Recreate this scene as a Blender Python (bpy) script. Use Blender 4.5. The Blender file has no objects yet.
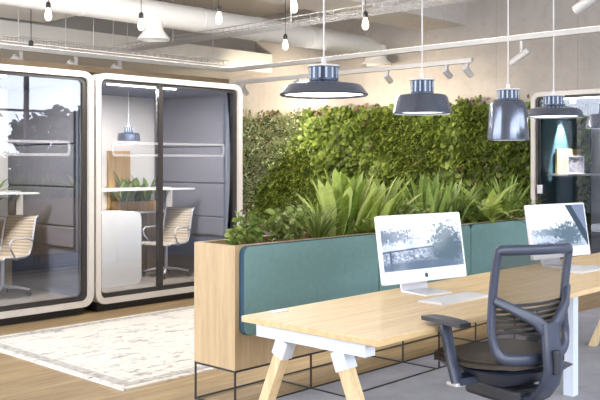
import bpy, bmesh, math, random
from mathutils import Vector, Matrix, noise
R = math.radians
PI = math.pi
rnd = random.Random(7)
scene = bpy.context.scene
COL = scene.collection

# ------------------------------------------------------------------ materials
def node_mat(name):
    m = bpy.data.materials.new(name); m.use_nodes = True
    nt = m.node_tree
    for n in list(nt.nodes): nt.nodes.remove(n)
    out = nt.nodes.new('ShaderNodeOutputMaterial')
    return m, nt, out

def s2l(c):
    def f(x):
        x = x / 255.0
        return x / 12.92 if x <= 0.04045 else ((x + 0.055) / 1.055) ** 2.4
    return (f(c[0]), f(c[1]), f(c[2]), 1.0)

def coords(nt, scale=(1, 1, 1), kind='Object', rot=(0, 0, 0)):
    tc = nt.nodes.new('ShaderNodeTexCoord'); mp = nt.nodes.new('ShaderNodeMapping')
    mp.inputs['Scale'].default_value = scale; mp.inputs['Rotation'].default_value = rot
    nt.links.new(tc.outputs[kind], mp.inputs['Vector'])
    return mp.outputs['Vector']

def ntex(nt, vec, scale, detail=4, rough=0.6):
    n = nt.nodes.new('ShaderNodeTexNoise')
    n.inputs['Scale'].default_value = scale; n.inputs['Detail'].default_value = detail
    n.inputs['Roughness'].default_value = rough
    nt.links.new(vec, n.inputs['Vector'])
    return n.outputs['Fac']

def ramp(nt, fac, stops, interp='LINEAR'):
    r = nt.nodes.new('ShaderNodeValToRGB'); e = r.color_ramp.elements
    r.color_ramp.interpolation = interp
    while len(e) < len(stops): e.new(0.5)
    for i, (p, c) in enumerate(stops):
        e[i].position = p; e[i].color = c
    nt.links.new(fac, r.inputs['Fac'])
    return r.outputs['Color']

def mix(nt, fac, a, b, mode='MIX'):
    m = nt.nodes.new('ShaderNodeMixRGB'); m.blend_type = mode
    for sock, v in ((0, fac), (1, a), (2, b)):
        if hasattr(v, 'links'): nt.links.new(v, m.inputs[sock])
        elif isinstance(v, (int, float)): m.inputs[sock].default_value = v
        else: m.inputs[sock].default_value = v
    return m.outputs[0]

def mth(nt, op, a, b=0.0, c=None):
    m = nt.nodes.new('ShaderNodeMath'); m.operation = op
    for i, v in enumerate((a, b) if c is None else (a, b, c)):
        if hasattr(v, 'links'): nt.links.new(v, m.inputs[i])
        else: m.inputs[i].default_value = v
    return m.outputs[0]

def bsdf(nt, out, color, rough=0.5, metal=0.0, bump=None, bstr=0.2, bdist=0.01, spec=0.5):
    b = nt.nodes.new('ShaderNodeBsdfPrincipled')
    if hasattr(color, 'links'): nt.links.new(color, b.inputs['Base Color'])
    else: b.inputs['Base Color'].default_value = color
    if hasattr(rough, 'links'): nt.links.new(rough, b.inputs['Roughness'])
    else: b.inputs['Roughness'].default_value = rough
    b.inputs['Metallic'].default_value = metal
    b.inputs['Specular IOR Level'].default_value = spec
    if bump is not None:
        bn = nt.nodes.new('ShaderNodeBump')
        bn.inputs['Strength'].default_value = bstr; bn.inputs['Distance'].default_value = bdist
        nt.links.new(bump, bn.inputs['Height']); nt.links.new(bn.outputs['Normal'], b.inputs['Normal'])
    if out: nt.links.new(b.outputs[0], out.inputs['Surface'])
    return b

def plain(name, rgb, rough=0.5, metal=0.0, var=0.08, scale=6, spec=0.5, bstr=0.05):
    m, nt, out = node_mat(name)
    v = coords(nt); f = ntex(nt, v, scale)
    c = s2l(rgb)
    lo = tuple(x * (1 - var) for x in c[:3]) + (1,); hi = tuple(min(1, x * (1 + var)) for x in c[:3]) + (1,)
    col = ramp(nt, f, [(0.3, lo), (0.7, hi)])
    bsdf(nt, out, col, rough, metal, bump=ntex(nt, v, scale * 12), bstr=bstr, bdist=0.002, spec=spec)
    return m

def emit(name, rgb, strength):
    m, nt, out = node_mat(name)
    e = nt.nodes.new('ShaderNodeEmission'); e.inputs[0].default_value = s2l(rgb); e.inputs[1].default_value = strength
    nt.links.new(e.outputs[0], out.inputs['Surface'])
    return m

def wood(name, dark, light, axis='x', rough=0.5, s=1.0):
    m, nt, out = node_mat(name)
    sc = {'x': (0.8, 14, 14), 'y': (14, 0.8, 14), 'z': (14, 14, 0.8)}[axis]
    v = coords(nt, tuple(a * s for a in sc))
    f = ntex(nt, v, 2.2, 5, 0.65)
    f2 = ntex(nt, coords(nt, tuple(a * s * 4 for a in sc)), 3.0, 3)
    c1 = ramp(nt, f, [(0.32, s2l(dark)), (0.68, s2l(light))])
    c2 = ramp(nt, f2, [(0.3, (0.86, 0.86, 0.86, 1)), (0.6, (1, 1, 1, 1))])
    bsdf(nt, out, mix(nt, 1.0, c1, c2, 'MULTIPLY'), rough, 0, bump=f2, bstr=0.1, bdist=0.002, spec=0.4)
    return m

def leaf_mat(name, stops, trans=0.3, rough=0.45):
    m, nt, out = node_mat(name)
    g = nt.nodes.new('ShaderNodeNewGeometry')
    col = ramp(nt, g.outputs['Random Per Island'], [(p, s2l(c)) for p, c in stops])
    f = ntex(nt, coords(nt), 40, 2)
    col = mix(nt, 1.0, col, ramp(nt, f, [(0.3, (0.75, 0.75, 0.75, 1)), (0.7, (1, 1, 1, 1))]), 'MULTIPLY')
    b = bsdf(nt, None, col, rough, spec=0.35)
    t = nt.nodes.new('ShaderNodeBsdfTranslucent'); nt.links.new(col, t.inputs[0])
    mx = nt.nodes.new('ShaderNodeMixShader'); mx.inputs[0].default_value = trans
    nt.links.new(b.outputs[0], mx.inputs[1]); nt.links.new(t.outputs[0], mx.inputs[2])
    nt.links.new(mx.outputs[0], out.inputs['Surface'])
    return m

def glass(name, tint, ior=1.6, rough=0.0, boost=1.0):
    m, nt, out = node_mat(name)
    fr = nt.nodes.new('ShaderNodeFresnel'); fr.inputs['IOR'].default_value = ior
    tr = nt.nodes.new('ShaderNodeBsdfTransparent'); tr.inputs[0].default_value = s2l(tint)
    gl = nt.nodes.new('ShaderNodeBsdfGlossy'); gl.inputs['Roughness'].default_value = rough
    gl.inputs['Color'].default_value = (0.9, 0.93, 1.0, 1)
    mx = nt.nodes.new('ShaderNodeMixShader')
    nt.links.new(mth(nt, 'MULTIPLY', fr.outputs[0], boost), mx.inputs[0])
    nt.links.new(tr.outputs[0], mx.inputs[1]); nt.links.new(gl.outputs[0], mx.inputs[2])
    nt.links.new(mx.outputs[0], out.inputs['Surface'])
    return m

M = {}
M['white'] = plain('white_powder_coat', (206, 204, 203), 0.4, var=0.02)
M['booth_white'] = plain('booth_white', (204, 198, 191), 0.35, var=0.02)
M['soft_white'] = plain('soft_white_paint', (240, 239, 238), 0.7, var=0.03)
M['raft'] = plain('white_acoustic', (236, 235, 234), 0.85, var=0.04, scale=1.2)
M['pale_metal'] = plain('pale_blue_white_metal', (206, 214, 228), 0.4, var=0.02)
M['duct'] = plain('white_duct_metal', (226, 225, 224), 0.45, var=0.03, scale=3)
M['black'] = plain('black_metal', (30, 30, 32), 0.45, var=0.1)
M['rubber'] = plain('black_rubber', (22, 22, 24), 0.8, var=0.1)
M['bronze'] = plain('dark_bronze_metal', (46, 42, 40), 0.45, metal=0.0, var=0.05)
M['plinth'] = plain('dark_plinth', (34, 30, 30), 0.6)
M['chrome'] = plain('polished_metal', (225, 226, 230), 0.15, metal=1.0, var=0.02)
M['alu'] = plain('silver_aluminium', (214, 214, 220), 0.35, metal=0.35, var=0.02)
M['chair_frame'] = plain('slate_blue_plastic', (58, 65, 84), 0.38, var=0.06)
M['chair_dark'] = plain('charcoal_plastic', (44, 47, 56), 0.5, var=0.08)
M['seat_fabric'] = plain('dark_brown_grey_fabric', (70, 63, 56), 0.9, var=0.15, scale=30, bstr=0.3)
M['felt'] = plain('teal_felt', (116, 148, 146), 0.95, var=0.06, scale=25, bstr=0.4, spec=0.2)
M['felt_side'] = plain('dark_teal_felt', (62, 86, 106), 0.9, var=0.08, scale=40, bstr=0.3, spec=0.2)
M['soil'] = plain('brown_bark_soil', (104, 80, 58), 0.95, var=0.4, scale=40, bstr=0.8)
M['padding'] = plain('warm_grey_upholstery', (106, 103, 108), 0.9, var=0.05, scale=18, bstr=0.2, spec=0.2)
M['lining'] = plain('grey_booth_lining', (92, 95, 108), 0.85, var=0.05, scale=6)
M['cream_panel'] = plain('cream_panel', (226, 218, 208), 0.7, var=0.03, scale=2)
M['teal_panel'] = plain('dark_teal_panel', (58, 96, 106), 0.7, var=0.06, scale=3)
M['carpet_booth'] = plain('brown_grey_carpet', (122, 112, 102), 0.95, var=0.1, scale=30)
M['lamp_gap'] = plain('pendant_vent_pale', (176, 188, 206), 0.4)
M['neck'] = plain('navy_enamel', (58, 70, 92), 0.35, metal=0.3)
M['decal'] = plain('frosted_decal', (205, 205, 210), 0.6, var=0.02)
m, nt, out = node_mat('frosted_decal')
tr = nt.nodes.new('ShaderNodeBsdfTransparent'); df = bsdf(nt, None, s2l((215, 215, 220)), 0.7); mx = nt.nodes.new('ShaderNodeMixShader'); mx.inputs[0].default_value = 0.24
ramp_v = ntex(nt, coords(nt), 30)
nt.links.new(tr.outputs[0], mx.inputs[1]); nt.links.new(df.outputs[0], mx.inputs[2]); nt.links.new(mx.outputs[0], out.inputs['Surface'])
M['decal'] = m
M['led'] = emit('led_strip', (255, 250, 242), 6)
M['lamp_glow'] = emit('pendant_diffuser', (255, 247, 236), 3.0)
M['bulb'] = emit('filament_glow', (255, 240, 214), 3.2)
M['spot_glow'] = emit('spot_glow', (255, 244, 226), 6)
M['paper'] = plain('off_white_paper', (232, 222, 200), 0.8, var=0.04)
M['pale_wood'] = wood('pale_ash_wood', (202, 174, 130), (226, 200, 156), 'x', 0.42)
M['leg_wood'] = wood('pale_ash_leg', (208, 182, 140), (236, 212, 172), 'z', 0.5)
M['oak_v'] = wood('oak_vertical_grain', (176, 151, 115), (194, 169, 132), 'z', 0.55)
M['oak_dark'] = wood('oak_shelf_wood', (168, 128, 76), (206, 168, 112), 'z', 0.55)
M['ledge_wood'] = wood('brown_timber_ledge', (128, 110, 90), (160, 140, 114), 'x', 0.6)
M['glass'] = glass('booth_glass', (240, 243, 249), 1.6)
M['glass_dark'] = glass('booth_glass_tinted', (242, 245, 250), 1.5)
M['bulb_glass'] = M['bulb']

# pendant metal: blue grey enamel, glossy
m, nt, out = node_mat('blue_grey_enamel')
f = ntex(nt, coords(nt), 5)
b = bsdf(nt, out, ramp(nt, f, [(0.3, s2l((92, 98, 113))), (0.7, s2l((104, 111, 127)))]), 0.20, 0.7)
b.inputs['Coat Weight'].default_value = 0.25; b.inputs['Coat Roughness'].default_value = 0.06
M['enamel'] = m

# chair mesh: woven see-through fabric
m, nt, out = node_mat('see_through_mesh')
v = coords(nt, (1, 1, 1))
d = bsdf(nt, None, ramp(nt, ntex(nt, v, 30), [(0.3, s2l((56, 52, 48))), (0.7, s2l((70, 66, 62)))]), 0.8)
t = nt.nodes.new('ShaderNodeBsdfTransparent')
wv = nt.nodes.new('ShaderNodeTexWave'); wv.inputs['Scale'].default_value = 60; wv.bands_direction = 'Z'
nt.links.new(v, wv.inputs['Vector'])
mx = nt.nodes.new('ShaderNodeMixShader')
nt.links.new(mth(nt, 'MULTIPLY_ADD', wv.outputs['Fac'], 0.12, 0.52), mx.inputs[0])
nt.links.new(t.outputs[0], mx.inputs[1]); nt.links.new(d.outputs[0], mx.inputs[2])
nt.links.new(mx.outputs[0], out.inputs['Surface'])
M['mesh'] = m

# wooden floor, boards along x
m, nt, out = node_mat('oak_boards')
v = coords(nt)
br = nt.nodes.new('ShaderNodeTexBrick')
br.inputs['Scale'].default_value = 1.0; br.inputs['Brick Width'].default_value = 1.9; br.inputs['Row Height'].default_value = 0.19
br.inputs['Mortar Size'].default_value = 0.0018; br.inputs['Bias'].default_value = 0.1
br.inputs['Color1'].default_value = s2l((190, 165, 124)); br.inputs['Color2'].default_value = s2l((172, 147, 110)); br.inputs['Mortar'].default_value = s2l((150, 126, 100))
br.offset = 0.37
nt.links.new(v, br.inputs['Vector'])
g = ntex(nt, coords(nt, (1.2, 14, 1)), 1.6, 6, 0.7)
blot = ntex(nt, coords(nt, (0.8, 3, 1)), 1.5, 4, 0.6)
c = mix(nt, 1.0, br.outputs['Color'], ramp(nt, g, [(0.3, (0.55, 0.52, 0.48, 1)), (0.65, (1.0, 1.0, 1.0, 1))]), 'MULTIPLY')
c = mix(nt, 0.8, c, ramp(nt, blot, [(0.35, (0.72, 0.70, 0.68, 1)), (0.6, (1, 1, 1, 1))]), 'MULTIPLY')
bsdf(nt, out, c, 0.42, bump=g, bstr=0.08, bdist=0.004, spec=0.45)
M['floor'] = m

# grey carpet
m, nt, out = node_mat('grey_carpet_tiles')
v = coords(nt)
f1 = ntex(nt, v, 3, 5, 0.7); f2 = ntex(nt, v, 220, 2)
c = ramp(nt, f1, [(0.3, s2l((158, 158, 166))), (0.7, s2l((178, 178, 184)))])
c = mix(nt, 0.7, c, ramp(nt, f2, [(0.3, (0.75, 0.75, 0.76, 1)), (0.7, (1, 1, 1, 1))]), 'MULTIPLY')
bsdf(nt, out, c, 0.95, bump=f2, bstr=0.4, bdist=0.004, spec=0.1)
M['carpet'] = m

# rug: cream with worn blue-grey and brown pattern and a border
m, nt, out = node_mat('worn_cream_rug')
tc = nt.nodes.new('ShaderNodeTexCoord')
sep = nt.nodes.new('ShaderNodeSeparateXYZ'); nt.links.new(tc.outputs['Generated'], sep.inputs[0])
v = coords(nt, (1.0, 2.2, 1))
w1 = ntex(nt, v, 5.0, 8, 0.78); w2 = ntex(nt, coords(nt, (1.6, 3.0, 1)), 9.0, 6, 0.75); w3 = ntex(nt, coords(nt, (0.6, 0.9, 1)), 1.3, 3)
base = s2l((228, 222, 212))
c = mix(nt, ramp(nt, w1, [(0.52, (0, 0, 0, 1)), (0.60, (0.8, 0.8, 0.8, 1))]), base, s2l((138, 136, 142)))
c = mix(nt, ramp(nt, w2, [(0.57, (0, 0, 0, 1)), (0.66, (0.85, 0.85, 0.85, 1))]), c, s2l((104, 86, 70)))
c = mix(nt, ramp(nt, w3, [(0.5, (0, 0, 0, 1)), (0.62, (0.7, 0.7, 0.7, 1))]), c, base)
ex = mth(nt, 'MINIMUM', mth(nt, 'MULTIPLY', sep.outputs[0], 3.0), mth(nt, 'MULTIPLY', mth(nt, 'SUBTRACT', 1.0, sep.outputs[0]), 3.0))
ey = mth(nt, 'MINIMUM', mth(nt, 'MULTIPLY', sep.outputs[1], 2.12), mth(nt, 'MULTIPLY', mth(nt, 'SUBTRACT', 1.0, sep.outputs[1]), 2.12))
e = mth(nt, 'MINIMUM', ex, ey)
band = ramp(nt, mth(nt, 'MULTIPLY', e, 4.0), [(0.0, (0, 0, 0, 1)), (0.16, (0.0, 0, 0, 1)), (0.2, (0.85, 0.85, 0.85, 1)), (0.5, (0.7, 0.7, 0.7, 1)), (0.55, (0, 0, 0, 1)), (0.66, (0, 0, 0, 1)), (0.68, (0.5, 0.5, 0.5, 1)), (0.74, (0, 0, 0, 1))])
vor = ntex(nt, coords(nt, (1, 1, 1)), 22, 5, 0.7)
bandcol = ramp(nt, vor, [(0.38, s2l((128, 126, 130))), (0.6, s2l((196, 190, 182)))])
c = mix(nt, band, c, bandcol)
bsdf(nt, out, c, 0.95, bump=w2, bstr=0.2, bdist=0.004, spec=0.1)
M['rug'] = m

def concrete(name, lo, hi, streak=True):
    m, nt, out = node_mat(name)
    f1 = ntex(nt, coords(nt), 0.9, 8, 0.65)
    f2 = ntex(nt, coords(nt, (3, 3, 0.5)), 1.6, 5, 0.6)
    f3 = ntex(nt, coords(nt), 9, 6, 0.7)
    c = ramp(nt, f1, [(0.3, s2l(lo)), (0.7, s2l(hi))])
    c = mix(nt, 0.7, c, ramp(nt, f2, [(0.3, (0.93, 0.92, 0.92, 1)), (0.6, (1, 1, 1, 1))]), 'MULTIPLY')
    c = mix(nt, 0.7, c, ramp(nt, f3, [(0.25, (0.8, 0.8, 0.8, 1)), (0.5, (1, 1, 1, 1))]), 'MULTIPLY')
    # shuttering joints
    br = nt.nodes.new('ShaderNodeTexBrick'); br.inputs['Scale'].default_value = 1
    br.inputs['Brick Width'].default_value = 1.25; br.inputs['Row Height'].default_value = 4.6; br.offset = 0
    br.inputs['Mortar Size'].default_value = 0.008
    br.inputs['Color1'].default_value = (1, 1, 1, 1); br.inputs['Color2'].default_value = (0.96, 0.96, 0.96, 1); br.inputs['Mortar'].default_value = (0.86, 0.85, 0.84, 1)
    tc = nt.nodes.new('ShaderNodeTexCoord'); sp = nt.nodes.new('ShaderNodeSeparateXYZ'); cb = nt.nodes.new('ShaderNodeCombineXYZ')
    nt.links.new(tc.outputs['Object'], sp.inputs[0])
    nt.links.new(mth(nt, 'ADD', sp.outputs[0], sp.outputs[1]), cb.inputs[0]); nt.links.new(sp.outputs[2], cb.inputs[1])
    nt.links.new(cb.outputs[0], br.inputs['Vector'])
    c = mix(nt, 1.0, c, br.outputs['Color'], 'MULTIPLY')
    bsdf(nt, out, c, 0.8, bump=f3, bstr=0.15, bdist=0.01, spec=0.3)
    return m
M['concrete'] = concrete('bare_concrete', (172, 167, 164), (190, 185, 181))
M['ceiling'] = concrete('ceiling_concrete', (214, 210, 208), (230, 227, 226))
M['bounce_ground'] = plain('pale_bounce_ground', (206, 202, 194), 0.9, var=0.08, scale=2)  # outdoor ground made pale to bounce daylight up to the ceiling
M['bark'] = plain('tree_bark', (92, 78, 64), 0.9, var=0.3, scale=10)

M['lf_round'] = leaf_mat('round_green_leaves', [(0, (62, 80, 30)), (0.45, (94, 116, 44)), (0.85, (126, 146, 62)), (1, (146, 164, 80))])
M['lf_pale'] = leaf_mat('pale_grey_green_leaves', [(0, (140, 156, 112)), (0.5, (176, 190, 148)), (0.9, (204, 212, 178)), (1, (180, 156, 148))])
M['lf_grass'] = leaf_mat('grass_green_blades', [(0, (88, 108, 40)), (0.5, (124, 144, 58)), (1, (156, 172, 84))])
M['lf_dark'] = leaf_mat('deep_green_leaves', [(0, (60, 76, 30)), (0.5, (90, 110, 44)), (1, (122, 142, 62))])
M['lf_fern'] = leaf_mat('yellow_green_fronds', [(0, (104, 128, 44)), (0.5, (160, 180, 80)), (1, (206, 216, 136))], 0.35)
M['lf_strap'] = leaf_mat('mid_green_straps', [(0, (90, 114, 46)), (0.5, (130, 154, 70)), (1, (180, 196, 118))], 0.3)
M['lf_spider'] = leaf_mat('spider_green_blades', [(0, (104, 124, 52)), (0.6, (146, 164, 88)), (1, (194, 204, 148))], 0.3)
M['lf_pink'] = leaf_mat('dusky_pink_flowers', [(0, (96, 72, 70)), (0.6, (130, 98, 94)), (1, (156, 124, 116))], 0.2)
M['lf_tree'] = leaf_mat('tree_leaves', [(0, (34, 46, 28)), (0.6, (56, 72, 42)), (1, (84, 100, 60))], 0.2)
M['stem'] = plain('brown_green_stem', (110, 104, 62), 0.8, var=0.2)

# ------------------------------------------------------------------ mesh builder
class MB:
    def __init__(s): s.V = []; s.F = []
    def add(s, verts, faces):
        o = len(s.V); s.V += [tuple(v) for v in verts]; s.F += [tuple(i + o for i in f) for f in faces]
        return s
    def box(s, x0, x1, y0, y1, z0, z1, bev=0.0):
        if bev <= 0:
            v = [(x0, y0, z0), (x1, y0, z0), (x1, y1, z0), (x0, y1, z0), (x0, y0, z1), (x1, y0, z1), (x1, y1, z1), (x0, y1, z1)]
            f = [(0, 3, 2, 1), (4, 5, 6, 7), (0, 1, 5, 4), (1, 2, 6, 5), (2, 3, 7, 6), (3, 0, 4, 7)]
            return s.add(v, f)
        bm = bmesh.new()
        bmesh.ops.create_cube(bm, size=1, matrix=Matrix.Translation(((x0 + x1) / 2, (y0 + y1) / 2, (z0 + z1) / 2)) @ Matrix.Diagonal((x1 - x0, y1 - y0, z1 - z0, 1)))
        bmesh.ops.bevel(bm, geom=bm.edges[:], offset=bev, segments=3, affect='EDGES', profile=0.5)
        return s.bm(bm)
    def bm(s, bm):
        bm.verts.index_update()
        s.add([v.co[:] for v in bm.verts], [[v.index for v in f.verts] for f in bm.faces]); bm.free(); return s
    def tube(s, pts, r, n=8, cap=True, closed=False):
        pts = [Vector(p) for p in pts]; N = len(pts)
        rs = r if isinstance(r, (list, tuple)) else [r] * N
        rings = []; prev = None
        for i, p in enumerate(pts):
            if closed: d = pts[(i + 1) % N] - pts[i - 1]
            else: d = pts[min(i + 1, N - 1)] - pts[max(i - 1, 0)]
            d.normalize()
            if prev is None:
                a = Vector((0, 0, 1)) if abs(d.z) < 0.9 else Vector((1, 0, 0))
                x = d.cross(a).normalized()
            else:
                x = prev - d * prev.dot(d); x.normalize()
            prev = x; y = d.cross(x)
            rings.append([p + (x * math.cos(2 * PI * k / n) + y * math.sin(2 * PI * k / n)) * rs[i] for k in range(n)])
        V = [v for ring in rings for v in ring]; F = []
        for i in range(N if closed else N - 1):
            j = (i + 1) % N
            for k in range(n): F.append((i * n + k, i * n + (k + 1) % n, j * n + (k + 1) % n, j * n + k))
        if cap and not closed:
            F.append(tuple(range(n))[::-1]); F.append(tuple((N - 1) * n + k for k in range(n)))
        return s.add(V, F)
    def bar(s, p, q, w, h, up=(0, 0, 1), bev=0):
        p = Vector(p); q = Vector(q); d = (q - p); d.normalize(); up = Vector(up)
        if abs(d.dot(up)) > 0.98: up = Vector((1, 0, 0))
        x = d.cross(up).normalized() * (w / 2); y = x.normalized().cross(d).normalized() * (h / 2)
        v = [p - x - y, p + x - y, p + x + y, p - x + y, q - x - y, q + x - y, q + x + y, q - x + y]
        return s.add(v, [(0, 3, 2, 1), (4, 5, 6, 7), (0, 1, 5, 4), (1, 2, 6, 5), (2, 3, 7, 6), (3, 0, 4, 7)][::1])
    def lathe(s, prof, n=32, c=(0, 0, 0), cap=False):
        V = []; F = []; N = len(prof)
        for r, z in prof:
            for k in range(n):
                a = 2 * PI * k / n; V.append((c[0] + r * math.cos(a), c[1] + r * math.sin(a), c[2] + z))
        for i in range(N - 1):
            for k in range(n): F.append((i * n + k, i * n + (k + 1) % n, (i + 1) * n + (k + 1) % n, (i + 1) * n + k))
        if cap: F.append(tuple(range(n))[::-1]); F.append(tuple((N - 1) * n + k for k in range(n)))
        return s.add(V, F)
    def ring(s, outer, inner, y0, y1):            # profiles in x,z; extruded along y
        n = len(outer)
        V = [(x, y0, z) for x, z in outer] + [(x, y0, z) for x, z in inner] + [(x, y1, z) for x, z in outer] + [(x, y1, z) for x, z in inner]
        F = []
        for k in range(n):
            j = (k + 1) % n
            F += [(k, j, n + j, n + k), (2 * n + k, 3 * n + k, 3 * n + j, 2 * n + j), (k, 2 * n + k, 2 * n + j, j), (n + k, n + j, 3 * n + j, 3 * n + k)]
        return s.add(V, F)
    def prism(s, prof, y0, y1):
        n = len(prof)
        V = [(x, y0, z) for x, z in prof] + [(x, y1, z) for x, z in prof]
        F = [tuple(range(n)), tuple(range(2 * n - 1, n - 1, -1))]
        for k in range(n): F.append((k, n + k, n + (k + 1) % n, (k + 1) % n))
        return s.add(V, F)
    def build(s, name, mat, parent=None, smooth=False, loc=None, recalc=True, auto=None):
        me = bpy.data.meshes.new(name); me.from_pydata(s.V, [], s.F); me.update()
        if recalc:
            bm = bmesh.new(); bm.from_mesh(me); bmesh.ops.recalc_face_normals(bm, faces=bm.faces); bm.to_mesh(me); bm.free()
        me.materials.append(mat)
        if smooth:
            if auto is None: me.polygons.foreach_set('use_smooth', [True] * len(me.polygons))
            else:
                me.polygons.foreach_set('use_smooth', [True] * len(me.polygons))
                bm = bmesh.new(); bm.from_mesh(me)
                for e in bm.edges:
                    if len(e.link_faces) == 2 and e.calc_face_angle(0) > R(auto): e.smooth = False
                bm.to_mesh(me); bm.free()
        o = bpy.data.objects.new(name, me); COL.objects.link(o)
        if parent: o.parent = parent
        if loc: o.location = loc
        return o

def rr(x0, x1, z0, z1, r, n=7):
    P = []
    for cx, cz, a0 in ((x1 - r, z1 - r, 0), (x0 + r, z1 - r, 90), (x0 + r, z0 + r, 180), (x1 - r, z0 + r, 270)):
        for k in range(n):
            a = R(a0 + 90 * k / (n - 1)); P.append((cx + r * math.cos(a), cz + r * math.sin(a)))
    return P

def thing(name, label, cat, loc=(0, 0, 0), rz=0.0, group=None):
    o = bpy.data.objects.new(name, None); COL.objects.link(o)
    o.location = loc; o.rotation_euler = (0, 0, rz); o['label'] = label; o['category'] = cat
    if group: o['group'] = group
    return o
def tag(o, label, cat, group=None, kind=None):
    o['label'] = label; o['category'] = cat
    if group: o['group'] = group
    if kind: o['kind'] = kind
    return o
def struct(o):
    o['kind'] = 'structure'; return o
KIDS = {}
def dup(src, loc, rz=None, label=None):
    def cp(o, par):
        c = o.copy(); COL.objects.link(c)
        if par: c.parent = par
        for ch in [x for x in bpy.data.objects if x.parent == o and x != c]: cp(ch, c)
        return c
    r = cp(src, None); r.location = loc
    if rz is not None: r.rotation_euler = (0, 0, rz)
    if label: r['label'] = label
    return r
def lookrot(d):
    return Vector(d).to_track_quat('-Z', 'Y').to_euler()

# ------------------------------------------------------------------ room shell
struct(MB().box(-1.7, 11.2, -3, 13.2, -0.12, 0).build('floor', M['floor']))
CARPET = struct(MB().box(3.5, 10.6, -2.9, 3.69, 0.0, 0.008).build('floor_carpet', M['carpet']))
struct(MB().box(-1.7, 11.2, -3, 13.2, 4.15, 4.3).build('ceiling', M['ceiling']))
struct(MB().box(11, 11.2, -3, 13.2, 0, 4.15).build('wall_back', M['concrete']))
struct(MB().box(-1.7, 11, 13, 13.2, 0, 4.15).build('wall_left', M['concrete']))
# upper wall of services zone + white bulkhead
struct(MB().box(-1.7, 11, 11.6, 12.98, 3.45, 4.15).build('wall_upper', plain('grey_plaster', (176, 174, 174), 0.85, var=0.05, scale=1)))
struct(MB().box(-1.7, 11, 11.15, 12.98, 3.08, 3.42).build('trim_1', M['soft_white']))
struct(MB().box(2.0, 8.34, 9.35, 9.95, 2.585, 2.66).build('trim_2', M['ledge_wood']))
# concrete ceiling beams
struct(MB().box(-1.7, 11, 7.0, 7.85, 3.5, 4.15).build('trim_3', M['ceiling']))
struct(MB().box(-1.5, 6.3, 8.75, 11.0, 3.43, 3.55).build('trim_4', M['raft']))
# glazed walls on the two sides behind the camera, the left one added for daylight (mullions and head)
def glazed(name, along, a0, a1, at, n, head=3.35):
    b = MB()
    def bx(p0, p1, z0, z1, d=0.06):
        if along == 'x': b.box(p0, p1, at - d, at + d, z0, z1)
        else: b.box(at - d, at + d, p0, p1, z0, z1)
    bx(a0, a1, head, 4.15, 0.1); bx(a0, a1, 0, 0.12)
    for k in range(n + 1):
        p = a0 + (a1 - a0) * k / n; bx(p - 0.035, p + 0.035, 0.1, head)
    bx(a0, a1, 2.55, 2.60)
    return struct(b.build(name, plain('window_frame_' + name, (70, 72, 76), 0.5)))
glazed('window_1', 'x', -1.6, 11, -3, 8)
glazed('window_added', 'y', 3.5, 13, -1.6, 5, 4.0)  # unseen left glazing, added and sized to bring in more daylight
struct(MB().box(-1.7, -1.5, -3, 3.5, 0, 4.15).build('wall_added', M['soft_white']))  # unseen wall, put in to cut daylight from the left

# ------------------------------------------------------------------ rug
tag(MB().box(3.15, 6.15, 4.53, 6.66, 0.0, 0.012).build('rug', M['rug']),
    'worn cream rug with faded grey border on the wooden floor', 'rug')

# ------------------------------------------------------------------ phone booths
W2 = 0.95; HZ = 2.31; DEP = 1.55
def booth(label, loc, rz, lining, back, glassm, mull, padded=True, group='white framed phone booths'):
    t = thing('phone_booth', label, 'phone booth', loc, rz, group)
    o = rr(-W2, W2, 0.075, HZ, 0.11); i = rr(-W2 + 0.055, W2 - 0.055, 0.13, HZ - 0.055, 0.06)
    MB().ring(o, i, 0, 0.16).build('front_frame', M['booth_white'], t, True, auto=40)
    MB().ring(rr(-W2 + 0.004, W2 - 0.004, 0.079, HZ - 0.004, 0.106), rr(-W2 + 0.03, W2 - 0.03, 0.105, HZ - 0.03, 0.08), 0.16, DEP).build('outer_shell', M['booth_white'], t, True, auto=40)
    MB().ring(rr(-W2 + 0.03, W2 - 0.03, 0.105, HZ - 0.03, 0.08), rr(-W2 + 0.075, W2 - 0.075, 0.145, HZ - 0.075, 0.05), 0.16, DEP - 0.03).build('inner_lining', lining, t, True, auto=40)
    MB().box(-W2 + 0.08, W2 - 0.08, 0.16, DEP - 0.03, 0.146, 0.152).build('floor_mat', M['carpet_booth'], t)
    MB().box(-W2 + 0.02, W2 - 0.02, DEP - 0.03, DEP, 0.1, HZ - 0.03).build('back_panel', back, t)
    MB().box(-W2 + 0.05, W2 - 0.09, 0.06, DEP - 0.06, 0.0, 0.076).build('plinth', M['plinth'], t)
    fr = MB().ring(rr(-W2 + 0.055, W2 - 0.055, 0.13, HZ - 0.055, 0.06), rr(-W2 + 0.082, W2 - 0.105, 0.175, HZ - 0.085, 0.04), 0.035, 0.075).build('glazing_frame', M['bronze'], t)
    MB().box(-W2 + 0.08, W2 - 0.1, 0.05, 0.058, 0.17, HZ - 0.08).build('glass_pane', glassm, t)
    if mull is not None:
        MB().box(mull - 0.026, mull + 0.026, 0.03, 0.08, 0.17, HZ - 0.08).build('mullion', M['bronze'], t)
        MB().tube([(mull - 0.06, 0.01, 0.95), (mull - 0.06, 0.01, 1.2)], 0.008).build('door_handle', M['bronze'], t)
    # seams on the padded side wall
    if padded:
        b = MB(); e = W2 - 0.075
        for z0, z1 in ((0.62, 0.815), (0.825, 1.2), (1.21, 1.62), (1.63, 2.2)):
            b.box(e - 0.03, e, 0.2, DEP - 0.06, z0, z1, 0.012)
        b.build('padded_wall', M['padding'], t)
        MB().ring(rr(-0.74, 0.72, 1.505, 1.65, 0.035), rr(-0.715, 0.695, 1.53, 1.625, 0.02), 0.044, 0.048).build('glass_decal', M['decal'], t)
    s = MB().box(-0.7, 0.15, 0.17, 0.2, HZ - 0.092, HZ - 0.078).build('ceiling_light', M['led'], t)
    return t
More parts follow.
